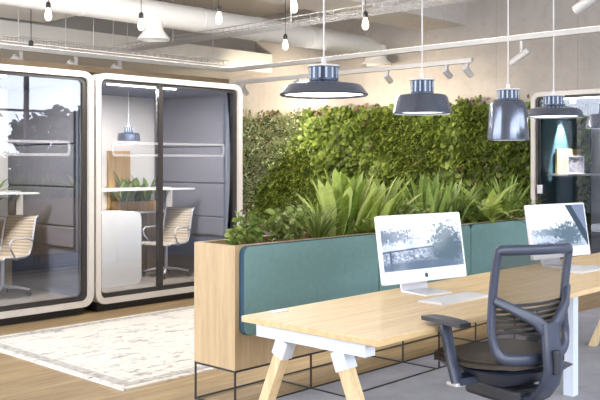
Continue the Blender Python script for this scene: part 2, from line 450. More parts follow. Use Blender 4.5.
BL = booth('left white phone booth with beige swivel chair close behind its single clear pane', (3.615, 7.05, 0), 0, M['lining'], M['cream_panel'], M['glass'], None)
BR = booth('middle white phone booth with dark upright bar between glass panes and white cabinet inside', (5.54, 7.05, 0), 0, M['lining'], M['cream_panel'], M['glass_dark'], -0.16)
BT = booth('teal lined booth at right edge, next to the plant wall', (9.65, 4.27, 0), -PI / 2, M['teal_panel'], plain('grey_felt_back', (168, 160, 154), 0.9), M['glass_dark'], None, padded=False)
MB().box(-0.865, -0.80, 0.0, 0.035, 1.06, 1.17, 0.005).build('door_handle', M['alu'], BT)

# spot in the teal booth (downlight)
def light(name, kind, loc, energy, color=(1, 1, 1), **kw):
    l = bpy.data.lights.new(name, kind); l.energy = energy; l.color = color
    for k, v in kw.items(): setattr(l, k, v)
    o = bpy.data.objects.new(name, l); COL.objects.link(o); o.location = loc
    return o
sp = MB().lathe([(0.0, 0.03), (0.035, 0.03), (0.035, 0), (0.03, 0), (0.028, 0.01), (0, 0.01)], 16, (-0.71, 0.65, HZ - 0.105)).build('downlight', M['spot_glow'], BT)

def booth_desk(cx, label):
    t = thing('wall_desk', label, 'desk', (cx, 8.2, 0), 0, 'white desks inside the booths')
    MB().ring(rr(-0.86, 0.84, 0.85, 1.155, 0.05), rr(-0.835, 0.815, 0.875, 1.13, 0.03), -0.02, 0.08).build('shelf_rim', M['booth_white'], t, True, auto=40)
    tp = [(-0.86, -0.022), (-0.86, -0.46), (0.3, -0.46), (0.52, -0.54), (0.68, -0.62), (0.71, -0.59), (0.6, -0.40), (0.5, -0.022)]
    n_ = len(tp)
    MB().add([(x, y, 1.136) for x, y in tp] + [(x, y, 1.155) for x, y in tp], [tuple(range(n_)), tuple(range(2 * n_ - 1, n_ - 1, -1))] + [(k, n_ + k, n_ + (k + 1) % n_, (k + 1) % n_) for k in range(n_)]).build('tabletop', M['booth_white'], t)
    MB().box(-0.86, 0.84, 0.08, 0.36, 0.85, 0.875).build('lower_shelf', M['booth_white'], t)
    MB().box(0.55, 0.78, 0.1, 0.34, 0.152, 0.85).build('pedestal', M['oak_v'], t)
    MB().box(-0.5, -0.3, 0.1, 0.34, 0.152, 0.85).build('pedestal', M['oak_v'], t)
    return t
booth_desk(3.605, 'white shelf desk against back wall of the left booth')
booth_desk(5.555, 'white shelf desk against back wall of the middle booth')
tag(MB().prism(rr(4.67, 5.455, 0.152, 0.92, 0.07), 7.52, 7.95).build('cabinet', plain('bright_white_laminate', (240, 236, 230), 0.45, var=0.01), None, True, auto=40),
    'white cabinet with rounded top corner behind the glass of middle booth', 'cabinet')
# wooden panel behind the shelf
tag(MB().box(5.72, 6.02, 8.52, 8.57, 0.88, 1.58).build('wall_board', M['oak_dark']), 'upright wooden board behind the plant in middle booth', 'board')

# ------------------------------------------------------------------ leaves
def strap(b, base, az, el, L, W, droop, n=6, fold=0.25, wave=0.0, peak=0.5):
    p = Vector(base); prev = []; V = []; F = []
    for i in range(n + 1):
        t = i / n
        e = el - droop * t * t
        d = Vector((math.cos(az) * math.cos(e), math.sin(az) * math.cos(e), math.sin(e)))
        side = Vector((-math.sin(az), math.cos(az), 0)); up = side.cross(d) * -1
        if up.z < 0 and e < PI / 2: up = -up
        prof = max(0.0, math.sin(PI * (0.08 + 0.92 * t) ** (math.log(0.5) / math.log(max(0.05, peak))))) ** 0.7 if t < 1 else 0.0
        w = W * 0.5 * max(prof, 0.02) * (1 + wave * math.sin(i * 2.3))
        V += [p + side * w + up * w * fold, p, p - side * w + up * w * fold]
        p = p + d * (L / n)
    for i in range(n):
        a = i * 3
        F += [(a, a + 1, a + 4, a + 3), (a + 1, a + 2, a + 5, a + 4)]
    b.add(V, F)

def oval(b, c, nrm, size, aspect=0.8, rng=rnd, fold=0.2):
    nrm = Vector(nrm).normalized()
    a = Vector((rng.uniform(-1, 1), rng.uniform(-1, 1), rng.uniform(-1, 1)))
    x = (a - nrm * a.dot(nrm)).normalized(); y = nrm.cross(x)
    c = Vector(c); L = size; w = size * aspect * 0.5; u = nrm * (w * fold)
    V = [c, c + x * L * 0.3 + y * w + u, c + x * L * 0.72 + y * w * 0.85 + u, c + x * L, c + x * L * 0.72 - y * w * 0.85 + u, c + x * L * 0.3 - y * w + u]
    b.add(V, [(0, 1, 2, 3), (0, 3, 4, 5)])

# living wall on the concrete
LW = thing('living_wall', 'large green living wall of mixed leafy plants on the concrete wall', 'living wall', (10.98, 8.5, 0))
MB().box(-0.06, 0.0, -3.45, 3.75, 0.25, 2.26).build('backing_panel', plain('dark_green_backing', (64, 74, 38), 0.95, var=0.2), LW)
def fbm(y, z, s, seed): return noise.noise(Vector((y * s, z * s, seed))) 
bR, bP, bG, bD, bF = MB(), MB(), MB(), MB(), MB()
rw = random.Random(3)
for k in range(21000):
    y = rw.uniform(-3.45, 3.75); z = rw.uniform(0.25, 2.30)
    top = 2.28 + 0.06 * fbm(y, 0, 1.6, 4.0) + 0.03 * fbm(y, 0, 6, 2.0)
    if z > top: continue
    dep = 0.10 + 0.12 * (fbm(y, z, 2.2, 1.0) + 0.6 * fbm(y, z, 5.0, 6.0))
    x = -0.06 - max(0.0, dep) - rw.uniform(0, 0.05)
    sp_ = fbm(y, z, 0.75, 9.0) + 0.25 * fbm(y, z, 2.5, 3.0)
    pale = (y + rw.gauss(0, 0.12) > 2.1 + 0.5 * fbm(y, z, 1.4, 8) - 0.75 * (z - 1.75))
    sp_ += rw.gauss(0, 0.13)
    nrm = (-1, rw.uniform(-0.8, 0.8), rw.uniform(-0.3, 0.9))
    if pale:
        if rw.random() < 0.85:
            strap(bP, (x, y, z), rw.uniform(PI * 0.55, PI * 1.45), rw.uniform(-0.3, 0.9), rw.uniform(0.10, 0.16), 0.026, 0.6, 3)
        else: oval(bP, (x, y, z), nrm, 0.06, 0.7, rw)
    elif sp_ > 0.16:
        strap(bG, (x, y, z), rw.uniform(PI * 0.6, PI * 1.4), rw.uniform(-0.2, 0.8), rw.uniform(0.12, 0.2), 0.022, 1.4, 4)
    elif sp_ < -0.36 or y < -1.15 + 0.6 * fbm(y, z, 1.2, 5):
        (oval(bD, (x, y, z), nrm, rw.uniform(0.07, 0.12), 0.8, rw)) if rw.random() < 0.75 else oval(bR, (x - 0.03, y, z), nrm, rw.uniform(0.06, 0.1), 0.85, rw)
    else:
        (oval(bR, (x, y, z), nrm, rw.uniform(0.07, 0.125), 0.95, rw)) if rw.random() < 0.75 else oval(bD, (x + 0.05, y, z), nrm, 0.12, 0.8, rw)
    if rw.random() < 0.005 and fbm(y, z, 1.1, 12.0) > 0.05:
        for q in range(5): oval(bF, (x - 0.05 + rw.uniform(-.02, .02), y + rw.uniform(-.05, .05), z + rw.uniform(-.05, .05)), nrm, 0.035, 0.8, rw)
# tufts that stick out over the top edge
for k in range(40):
    y = rw.uniform(-3.3, 3.6)
    for q in range(7):
        oval(bF if q % 3 == 0 else bR, (-0.16 + rw.uniform(-.05, .05), y + rw.uniform(-.07, .07), 2.27 + rw.uniform(0, 0.12)), (-1, rw.uniform(-.5, .5), .4), 0.07, 0.6, rw)
for nm, b_, mt in (('round_leaf_foliage', bR, 'lf_round'), ('pale_herb_foliage', bP, 'lf_pale'), ('grassy_foliage', bG, 'lf_grass'), ('dark_foliage', bD, 'lf_dark'), ('flowers', bF, 'lf_pink')):
    o = b_.build(nm, M[mt], LW, recalc=False); o['kind'] = 'stuff'

# planter plants ------------------------------------------------------------
def herb(name, loc, h, rad, nst, leaf, mt, label, cat='plant', flowers=False, seed=1, aspect=0.75):
    rg = random.Random(seed)
    t = thing(name, label, cat, loc, 0, 'plants in the oak planter')
    bs, bl, bf = MB(), MB(), MB()
    for k in range(nst):
        a = rg.uniform(0, 2 * PI); rr_ = rad * math.sqrt(rg.random()); hh = h * rg.uniform(0.6, 1.0)
        p0 = Vector((rr_ * 0.45 * math.cos(a), rr_ * 0.45 * math.sin(a), 0)); p1 = Vector((rr_ * math.cos(a), rr_ * math.sin(a), hh))
        bs.tube([p0, (p0 + p1) / 2 + Vector((0, 0, 0.02)), p1], 0.003, 4)
        for q in range(9):
            f = rg.uniform(0.25, 1.0); c = p0.lerp(p1, f)
            an = rg.uniform(0, 2 * PI)
            oval(bl, c, (math.cos(an) * 0.7, math.sin(an) * 0.7, 0.7), leaf * rg.uniform(0.7, 1.2), aspect, rg)
        if flowers:
            for q in range(2): oval(bf, p1 + Vector((rg.uniform(-.02, .02), rg.uniform(-.02, .02), rg.uniform(0, .03))), (rg.uniform(-1, 1), rg.uniform(-1, 1), 0.5), 0.016, 0.8, rg)
    bs.build('stem', M['stem'], t); bl.build('foliage', M[mt], t, recalc=False)
    if flowers: bf.build('flowers', M['lf_pink'], t, recalc=False)['kind'] = 'stuff'
    return t
def rosette(name, loc, n, L, W, el0, el1, droop, mt, label, seed=1, fold=0.3, peak=0.5, wave=0.0, spread=0.03, az=None):
    rg = random.Random(seed)
    t = thing(name, label, 'plant', loc, 0, 'plants in the oak planter')
    b = MB()
    for k in range(n):
        a = rg.uniform(0, 2 * PI) if az is None else rg.uniform(*az)
        q = rg.random()
        strap(b, (spread * (0.3 + 0.7 * q) * math.cos(a), min(spread, 0.1) * (0.3 + 0.7 * q) * math.sin(a), 0), a, el1 + (el0 - el1) * q + rg.uniform(-.08, .08), L * rg.uniform(0.7, 1.05), W * rg.uniform(0.8, 1.15), droop * rg.uniform(0.6, 1.2), 7, fold, wave, peak)
    b.build('foliage', M[mt], t, recalc=False)
    return t
PZ = 0.925; PV = 3.86
herb('leafy_herb', (3.47, 3.84, PZ), 0.13, 0.06, 7, 0.045, 'lf_strap', 'small round-leaved herb with dusky buds at planter\'s left end', flowers=True, seed=2)
herb('leafy_herb', (3.64, 3.88, PZ), 0.20, 0.10, 15, 0.055, 'lf_strap', 'bushy green herb, second plant from the planter\'s left end', flowers=True, seed=3)
herb('leafy_herb', (3.84, 3.82, PZ), 0.22, 0.11, 16, 0.055, 'lf_spider', 'pale fine-leaved herb, third plant from the left end of planter', seed=4)
herb('leafy_herb', (4.03, 3.88, PZ), 0.24, 0.11, 16, 0.055, 'lf_spider', 'pale fine-leaved herb just left of the arching grass', seed=5)
rosette('spider_plant', (4.22, 3.84, PZ), 60, 0.40, 0.018, 0.75, 1.35, 1.5, 'lf_spider', 'arching narrow-bladed grass left of the yellow-green fern', 6, peak=0.35)
rosette('birds_nest_fern', (4.52, 3.9, PZ), 44, 0.47, 0.072, 1.05, 1.6, 0.35, 'lf_fern', 'tall yellow-green fern, left one of the upright pair', 7, wave=0.12, peak=0.62, spread=0.15)
rosette('birds_nest_fern', (4.86, 3.9, PZ), 44, 0.45, 0.070, 0.95, 1.6, 0.45, 'lf_fern', 'tall yellow-green fern behind left corner of the nearer computer', 8, wave=0.12, peak=0.62, spread=0.15)
rosette('broadleaf_plant', (4.68, 3.76, PZ), 14, 0.30, 0.09, 0.3, 0.9, 1.6, 'lf_fern', 'low broad-leaved plant drooping in front of the two ferns', 9, peak=0.5)
herb('leafy_herb', (5.12, 3.86, PZ), 0.24, 0.13, 16, 0.06, 'lf_spider', 'fluffy pale herb right of the yellow-green ferns', seed=10)
herb('leafy_herb', (5.32, 3.82, PZ), 0.22, 0.12, 14, 0.055, 'lf_strap', 'low herb behind the nearer computer, left of the strap-leaved pair', seed=11)
rosette('snake_plant', (5.60, 3.9, PZ), 30, 0.44, 0.055, 1.1, 1.6, 0.2, 'lf_strap', 'upright strap-leaved plant, left one above the nearer computer', 12, peak=0.55, wave=0.05, spread=0.10)
rosette('snake_plant', (5.86, 3.9, PZ), 30, 0.40, 0.055, 1.05, 1.6, 0.3, 'lf_strap', 'upright strap-leaved plant, right one above the nearer computer', 13, peak=0.55, wave=0.05, spread=0.10)
herb('leafy_herb', (6.06, 3.82, PZ), 0.22, 0.12, 16, 0.06, 'lf_strap', 'bushy low herb right of the strap-leaved pair', seed=14)
rosette('broadleaf_plant', (6.26, 3.8, PZ), 18, 0.38, 0.085, 0.3, 1.0, 1.5, 'lf_fern', 'broad glossy-leaved plant spilling over planter between the computers', 15, peak=0.5)
rosette('broadleaf_plant', (6.45, 3.92, PZ), 12, 0.5, 0.085, 0.6, 1.2, 0.9, 'lf_fern', 'tall arching broad-leaved plant left of the spiky palm', 16, peak=0.5)
rosette('spiky_palm', (6.72, 3.88, PZ), 60, 0.46, 0.028, 0.6, 1.5, 0.4, 'lf_strap', 'spiky green palm at planter\'s right end', 17, peak=0.4)
herb('leafy_herb', (6.90, 3.8, PZ), 0.2, 0.07, 8, 0.05, 'lf_strap', 'small reddish-budded herb at the far right end of planter', flowers=True, seed=18)
rosette('grass_tuft', (4.37, 3.96, PZ), 40, 0.34, 0.014, 0.7, 1.4, 1.1, 'lf_strap', 'fine grass tuft between arching grass and tall fern', 19, peak=0.35)
rosette('grass_tuft', (6.1, 3.98, PZ), 40, 0.38, 0.016, 0.8, 1.5, 0.7, 'lf_strap', 'thin grass tuft behind the low herb, right of the straps', 20, peak=0.35)

# planter ----------------------------------------------------------------------
PU0, PU1, PV0, PV1 = 3.337, 6.96, 3.69, 4.06
PL = thing('planter', 'long oak planter box with teal felt front on thin black legs', 'planter', (PU0, PV0, 0))
LP = PU1 - PU0; DPp = PV1 - PV0
b = MB(); th = 0.022; zb, zt = 0.235, 0.962
b.box(0, LP, 0, th, zb, zt); b.box(0, LP, DPp - th, DPp, zb, zt); b.box(0, th, th, DPp - th, zb, zt); b.box(LP - th, LP, th, DPp - th, zb, zt); b.box(th, LP - th, th, DPp - th, zb, zb + th)
b.build('box', M['oak_v'], PL)
bs = MB(); nx, ny = 90, 10
V = [(th + (LP - 2 * th) * i / nx, th + (DPp - 2 * th) * j / ny, 0.925 + 0.02 * noise.noise(Vector((i * .7, j * .9, 0)))) for i in range(nx + 1) for j in range(ny + 1)]
F = [(i * (ny + 1) + j, (i + 1) * (ny + 1) + j, (i + 1) * (ny + 1) + j + 1, i * (ny + 1) + j + 1) for i in range(nx) for j in range(ny)]
bs.add(V, F).build('soil', M['soil'], PL)
for k, (a0, a1) in enumerate(((0.035, 1.285), (1.295, 2.445), (2.455, 3.6))):
    p = MB().prism(rr(a0, a1, 0.44, 0.955, 0.045), -0.045, -0.002).build('felt_panel', M['felt'], PL)
    MB().ring(rr(a0 - 0.003, a1 + 0.003, 0.437, 0.958, 0.048), rr(a0 + 0.001, a1 - 0.001, 0.441, 0.954, 0.044), -0.041, -0.004).build('edge_band', M['felt_side'], p, True, auto=50)
b = MB(); r_ = 0.0095
posts = [0.006, 0.655, 1.63, 2.6, LP - 0.006]
for y in (0.006, DPp - 0.006):
    for z in (0.01, zb - 0.008): b.bar((0, y, z), (LP, y, z), r_, r_)
    for x in posts: b.bar((x, y, 0), (x, y, zb), r_, r_)
for x in posts:
    for z in (0.01, zb - 0.008): b.bar((x, 0, z), (x, DPp, z), r_, r_)
    if x > 0.1: b.bar((x, -0.285, 0.01), (x, 0, 0.01), r_, r_)
b.bar((0.655, -0.285, 0.01), (LP, -0.285, 0.01), r_, r_)
b.build('wire_stand', M['black'], PL)
b = MB()
b.bar((0.6, -0.285, 0.60), (LP, -0.285, 0.60), r_, r_)
for x in (0.66, 1.66, 2.7): b.bar((x, -0.285, 0.015), (x, -0.285, 0.6), r_, r_)
b.build('wire_rack', M['black'], PL)

# ------------------------------------------------------------------ desk
DX0, DX1, DY0, DY1, DZ = 2.675, 7.0, 2.115, 2.915, 0.74
D = thing('desk', 'long pale wood bench desk on white frame and splayed wooden legs', 'desk', (DX0, DY0, 0))
LD, WD = DX1 - DX0, DY1 - DY0
MB().box(0, LD, 0, WD, DZ - 0.028, DZ, 0.003).build('desktop', M['pale_wood'], D)
b = MB(); b.box(0.02, 0.085, 0.08, WD - 0.08, DZ - 0.085, DZ - 0.028); b.box(0.085, LD - 0.085, 0.36, 0.42, DZ - 0.085, DZ - 0.028); b.box(LD - 0.585, LD - 0.52, 0.08, WD - 0.08, DZ - 0.085, DZ - 0.028)
b.build('under_frame', M['pale_metal'], D)
for x in (0.055, LD - 0.55):
    for s in (-1, 1):
        y0 = WD / 2 + s * 0.16; y1 = WD / 2 + s * 0.44
        zt_ = DZ - 0.085; zb_ = 0.0
        dy = (y1 - y0) / zt_
        lg = MB().bar((x, y0 + dy * 0.06, zt_ - 0.06), (x, y1, 0.0), 0.055, 0.05, up=(0, 1, 0)).build('leg', M['leg_wood'], D)
        MB().bar((x, y0, zt_ + 0.002), (x, y0 + dy * 0.075, zt_ - 0.075), 0.062, 0.072, up=(0, 1, 0)).build('bracket', M['pale_metal'], lg)
MB().box(2.285, 2.35, 0.28, 0.345, 0.0, DZ - 0.028).build('support_post', M['pale_metal'], D)
MB().box(0.14, 0.24, WD - 0.075, WD - 0.035, DZ, DZ + 0.006, 0.002).build('cable_flap', M['alu'], D)

# ------------------------------------------------------------------ computers
def screen_mat(name, which):  # window, tree and curtain reflections painted into the screen's emission
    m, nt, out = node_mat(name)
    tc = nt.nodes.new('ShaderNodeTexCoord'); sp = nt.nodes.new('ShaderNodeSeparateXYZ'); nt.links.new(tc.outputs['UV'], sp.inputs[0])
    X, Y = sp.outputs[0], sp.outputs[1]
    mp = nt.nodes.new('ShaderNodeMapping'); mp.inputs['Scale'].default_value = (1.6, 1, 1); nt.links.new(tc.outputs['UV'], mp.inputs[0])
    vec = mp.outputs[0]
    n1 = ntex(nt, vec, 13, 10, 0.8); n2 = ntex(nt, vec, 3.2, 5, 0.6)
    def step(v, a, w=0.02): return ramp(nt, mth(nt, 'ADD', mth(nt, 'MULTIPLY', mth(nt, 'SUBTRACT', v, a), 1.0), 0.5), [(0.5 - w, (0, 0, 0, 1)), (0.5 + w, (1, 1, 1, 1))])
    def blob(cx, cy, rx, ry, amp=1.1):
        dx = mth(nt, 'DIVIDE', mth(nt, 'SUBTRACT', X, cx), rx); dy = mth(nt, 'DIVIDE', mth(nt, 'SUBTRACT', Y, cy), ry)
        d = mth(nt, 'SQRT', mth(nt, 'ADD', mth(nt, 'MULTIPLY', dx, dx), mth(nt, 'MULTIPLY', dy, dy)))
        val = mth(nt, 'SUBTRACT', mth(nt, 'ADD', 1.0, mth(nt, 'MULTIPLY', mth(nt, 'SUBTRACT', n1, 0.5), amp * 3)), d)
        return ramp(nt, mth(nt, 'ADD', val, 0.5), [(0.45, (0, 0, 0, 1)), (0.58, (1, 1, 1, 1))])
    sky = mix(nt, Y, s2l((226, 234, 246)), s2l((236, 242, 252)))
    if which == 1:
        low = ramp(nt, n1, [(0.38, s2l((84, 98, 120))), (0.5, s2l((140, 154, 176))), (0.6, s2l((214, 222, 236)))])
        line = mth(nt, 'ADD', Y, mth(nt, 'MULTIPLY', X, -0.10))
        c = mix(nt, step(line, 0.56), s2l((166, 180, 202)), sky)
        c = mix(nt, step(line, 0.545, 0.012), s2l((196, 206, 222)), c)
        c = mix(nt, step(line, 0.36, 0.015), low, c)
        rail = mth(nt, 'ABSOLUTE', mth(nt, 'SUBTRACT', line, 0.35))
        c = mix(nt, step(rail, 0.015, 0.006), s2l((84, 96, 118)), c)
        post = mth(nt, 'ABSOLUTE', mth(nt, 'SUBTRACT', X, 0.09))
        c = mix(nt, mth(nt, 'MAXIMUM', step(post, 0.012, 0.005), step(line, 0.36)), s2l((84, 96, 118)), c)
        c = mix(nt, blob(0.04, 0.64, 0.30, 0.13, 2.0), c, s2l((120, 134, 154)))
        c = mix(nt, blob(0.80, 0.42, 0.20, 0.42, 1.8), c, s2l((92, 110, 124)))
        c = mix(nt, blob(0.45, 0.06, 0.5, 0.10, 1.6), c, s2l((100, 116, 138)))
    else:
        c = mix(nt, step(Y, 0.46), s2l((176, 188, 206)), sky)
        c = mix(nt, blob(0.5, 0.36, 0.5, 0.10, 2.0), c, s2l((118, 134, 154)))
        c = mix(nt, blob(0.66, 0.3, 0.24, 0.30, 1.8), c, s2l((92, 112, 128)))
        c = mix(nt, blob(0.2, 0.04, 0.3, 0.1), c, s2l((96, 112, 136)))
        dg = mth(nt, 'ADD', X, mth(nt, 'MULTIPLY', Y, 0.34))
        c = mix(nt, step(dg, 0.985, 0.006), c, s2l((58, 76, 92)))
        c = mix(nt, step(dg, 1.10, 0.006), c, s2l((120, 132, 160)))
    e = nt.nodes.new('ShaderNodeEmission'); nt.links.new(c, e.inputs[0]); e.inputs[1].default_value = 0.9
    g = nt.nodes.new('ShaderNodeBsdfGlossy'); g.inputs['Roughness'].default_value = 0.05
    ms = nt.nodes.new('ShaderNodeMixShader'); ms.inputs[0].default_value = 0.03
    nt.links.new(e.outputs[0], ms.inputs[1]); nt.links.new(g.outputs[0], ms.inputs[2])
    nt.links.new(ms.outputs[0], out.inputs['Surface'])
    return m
M['screen1'] = screen_mat('painted_roof_reflection', 1); M['screen2'] = screen_mat('painted_garden_reflection', 2)
M['silver'] = plain('computer_silver', (222, 222, 228), 0.3, metal=0.2, var=0.02)
M['mark'] = plain('dark_mark', (44, 46, 54), 0.3)

def computer(label, loc, rz, sm):
    t = thing('desktop_computer', label, 'computer', loc, rz, 'all-in-one computers on the desk')
    tilt = R(9); zb = 0.062
    piv = Matrix.Translation((0, 0, zb)) @ Matrix.Rotation(-tilt, 4, 'X')
    w, h = 0.635, 0.365
    bm_ = MB().prism(rr(-w / 2, w / 2, 0, h, 0.012, 5), -0.011, 0.011)
    bm_.V = [tuple(piv @ Vector(v)) for v in bm_.V]
    body = bm_.build('body', M['silver'], t)
    cv = MB(); n = 10                                   # bulged back
    V = []; F = []
    for i in range(n + 1):
        for j in range(n + 1):
            a, c = i / n, j / n
            V.append(tuple(piv @ Vector(((a - .5) * w * .96, 0.011 + 0.035 * (1 - (2 * a - 1) ** 4) * (1 - (2 * c - 1) ** 4), h * (.02 + .96 * c)))))
    for i in range(n):
        for j in range(n): F.append((i * (n + 1) + j, (i + 1) * (n + 1) + j, (i + 1) * (n + 1) + j + 1, i * (n + 1) + j + 1))
    cv.add(V, F).build('back_cover', M['silver'], t, True)
    # screen
    s0 = [(-w / 2 + .012, -.0125, .068), (w / 2 - .012, -.0125, .068), (w / 2 - .012, -.0125, h - .012), (-w / 2 + .012, -.0125, h - .012)]
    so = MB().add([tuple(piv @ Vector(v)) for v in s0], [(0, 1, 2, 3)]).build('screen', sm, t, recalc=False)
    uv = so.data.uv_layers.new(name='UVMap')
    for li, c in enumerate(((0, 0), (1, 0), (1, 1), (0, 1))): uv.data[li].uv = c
    # dark fruit mark on the chin
    b = MB(); P = []
    N = 36
    for k in range(N):
        a = 2 * PI * k / N
        r = 0.0135 * (1 - 0.16 * max(0, math.cos(a - PI / 2)) ** 8 - 0.10 * max(0, math.cos(a + PI / 2)) ** 10)
        x, z = r * math.cos(a) * 0.95, r * math.sin(a)
        d = math.hypot(x - 0.0155, z - 0.002)
        if d < 0.0065:
            ang = math.atan2(z - 0.002, x - 0.0155); x, z = 0.0155 + 0.0065 * math.cos(ang), 0.002 + 0.0065 * math.sin(ang)
        P.append((x, z))
    V = [(x, -0.0122, 0.032 + z) for x, z in P] + [(0, -0.0122, 0.032)]
    b.add([tuple(piv @ Vector(v)) for v in V], [(k, (k + 1) % N, N) for k in range(N)])
    lf = [(0.0005, 0.0135), (0.001, 0.0185), (0.0055, 0.0215), (0.005, 0.0165)]
    b.add([tuple(piv @ Vector((x, -0.0122, 0.032 + z))) for x, z in lf], [(0, 1, 2, 3)])
    b.build('chin_mark', M['mark'], body, recalc=False)
    # stand: bent plate
    prof = [(-0.10, 0.0), (-0.10, 0.006), (0.075, 0.010), (0.088, 0.03), (0.07, 0.15), (0.055, 0.22), (0.06, 0.222), (0.078, 0.15), (0.098, 0.03), (0.085, 0.0)]
    st = MB(); n = len(prof)
    V = [(-0.1, y, z) for y, z in prof] + [(0.1, y, z) for y, z in prof]
    F = [tuple(range(n)), tuple(range(2 * n - 1, n - 1, -1))] + [(k, n + k, n + (k + 1) % n, (k + 1) % n) for k in range(n)]
    st.add(V, F).build('stand', M['silver'], t)
    return t
computer('nearer silver desktop computer with painted reflection of trees and roof on screen', (3.85, 2.71, DZ), R(-9.3), M['screen1'])
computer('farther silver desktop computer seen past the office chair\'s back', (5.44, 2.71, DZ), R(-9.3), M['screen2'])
def keyboard(label, loc, rz):
    t = thing('keyboard', label, 'keyboard', loc, rz, 'keyboards on the desk')
    MB().prism(rr(-0.215, 0.215, 0.0, 0.011, 0.004, 4), -0.075, 0.075).build('base', M['white'], t)
    b = MB()
    for r_i in range(5):
        for c_i in range(14):
            x = -0.2 + c_i * 0.0287; y = -0.062 + r_i * 0.0255
            b.box(x, x + 0.024, y, y + 0.021, 0.011, 0.0135)
    o = b.build('keys', M['white'], t)
    return t
keyboard('thin white keyboard in front of the nearer computer', (3.75, 2.455, DZ), R(-3))
keyboard('thin white keyboard in front of the farther computer', (5.36, 2.50, DZ), R(-3))

# ------------------------------------------------------------------ office chair
OC = thing('office_chair', 'slate blue mesh-back office chair at the desk', 'chair', (3.335, 1.965, 0), R(-14))
# seat cushion
bm = bmesh.new(); bmesh.ops.create_cube(bm, size=1); bmesh.ops.subdivide_edges(bm, edges=bm.edges[:], cuts=7, use_grid_fill=True)
for v in bm.verts:
    x, y, z = v.co * 2
    k = 1 - 0.27 * (abs(x) ** 3) * (abs(y) ** 3)
    r_y = 1 - 0.10 * x * x if y > 0 else 1 - 0.04 * x * x
    X = 0.25 * x * k * (1 - 0.06 * max(0, -y)); Y = 0.235 * y * r_y
    Z = 0.605 + 0.028 * z + (0.010 * x * x - 0.03 * max(0, y) ** 3 + 0.012 * max(0, -y) ** 2)
    edge = max(abs(x), abs(y))
    if z > 0: Z -= 0.018 * edge ** 6
    v.co = (X, Y, Z)
MB().bm(bm).build('seat', M['seat_fabric'], OC, True, auto=60)
bm = bmesh.new(); bmesh.ops.create_cube(bm, size=1); bmesh.ops.subdivide_edges(bm, edges=bm.edges[:], cuts=5, use_grid_fill=True)
for v in bm.verts:
    x, y, z = v.co * 2
    s = 1 - 0.35 * (1 - z) / 2
    v.co = (0.235 * x * s * (1 - .1 * abs(y) ** 3), 0.235 * y * s * (1 - .1 * x * x) - 0.03, 0.545 + 0.034 * z)
MB().bm(bm).build('seat_shell', M['chair_frame'], OC, True, auto=60)
MB().box(-0.09, 0.09, -0.2, 0.12, 0.42, 0.495, 0.02).build('tilt_mechanism', M['chair_dark'], OC)
# backrest outline (x, z) and depth as function of z
def back_y(x, z):
    t = (z - 0.60) / 0.5
    return -0.225 - 0.015 * t + 0.02 * math.sin(PI * min(1, max(0, t))) + 0.06 * (x / 0.23) ** 2 - 0.03
def smooth_loop(P, it=2):
    for _ in range(it):
        Q = []
        for k in range(len(P)):
            a, b_ = Vector(P[k]), Vector(P[(k + 1) % len(P)])
            Q += [a.lerp(b_, .25), a.lerp(b_, .75)]
        P = Q
    return P
loopP = [(-0.213, 1.086), (-0.195, 1.092), (0.19, 1.082), (0.21, 1.076), (0.216, 1.06), (0.205, 0.90), (0.195, 0.80), (0.222, 0.71), (0.195, 0.655), (0.13, 0.632), (-0.16, 0.632), (-0.208, 0.66), (-0.225, 0.74), (-0.22, 0.90), (-0.217, 1.07)]
lp = smooth_loop([(x, z, 0) for x, z in loopP], 2)
pts = [(p.x, back_y(p.x, p.y), p.y) for p in lp]
# flat section frame: two tubes merged to an oval look
V = []; F = []; n = len(pts); cx, cz = 0, 0.86
for k in range(n):
    p = Vector(pts[k]); t_ = (Vector(pts[(k + 1) % n]) - Vector(pts[k - 1])).normalized()
    f = Vector((0, 1, 0)); s_ = t_.cross(f).normalized(); f = s_.cross(t_).normalized()
    wd = 0.0215 if p.z > 0.68 else 0.025
    for a in range(10):
        an = 2 * PI * a / 10
        V.append(p + s_ * (wd * math.cos(an)) + f * (0.014 * math.sin(an)))
for k in range(n):
    for a in range(10):
        j = (k + 1) % n; F.append((k * 10 + a, k * 10 + (a + 1) % 10, j * 10 + (a + 1) % 10, j * 10 + a))
MB().add(V, F).build('backrest_frame', M['chair_frame'], OC, True)
# mesh panel: fan
V = []; F = []; nz = 14; nx = 10
def xlim(z):
    xs = [p.x for p in lp if abs(p.y - z) < 0.03]
    return (min(xs), max(xs)) if xs else (-0.2, 0.2)
for i in range(nz + 1):
    z = 0.635 + 0.445 * i / nz; x0, x1 = xlim(z)
    if x0 > -0.15: x0 = -0.215
    if x1 < 0.15: x1 = 0.212
    for j in range(nx + 1):
        x = x0 + (x1 - x0) * j / nx; V.append((x, back_y(x, z) + 0.004, z))
for i in range(nz):
    for j in range(nx): F.append((i * (nx + 1) + j, i * (nx + 1) + j + 1, (i + 1) * (nx + 1) + j + 1, (i + 1) * (nx + 1) + j))
MB().add(V, F).build('backrest_mesh', M['mesh'], OC, True, recalc=False)
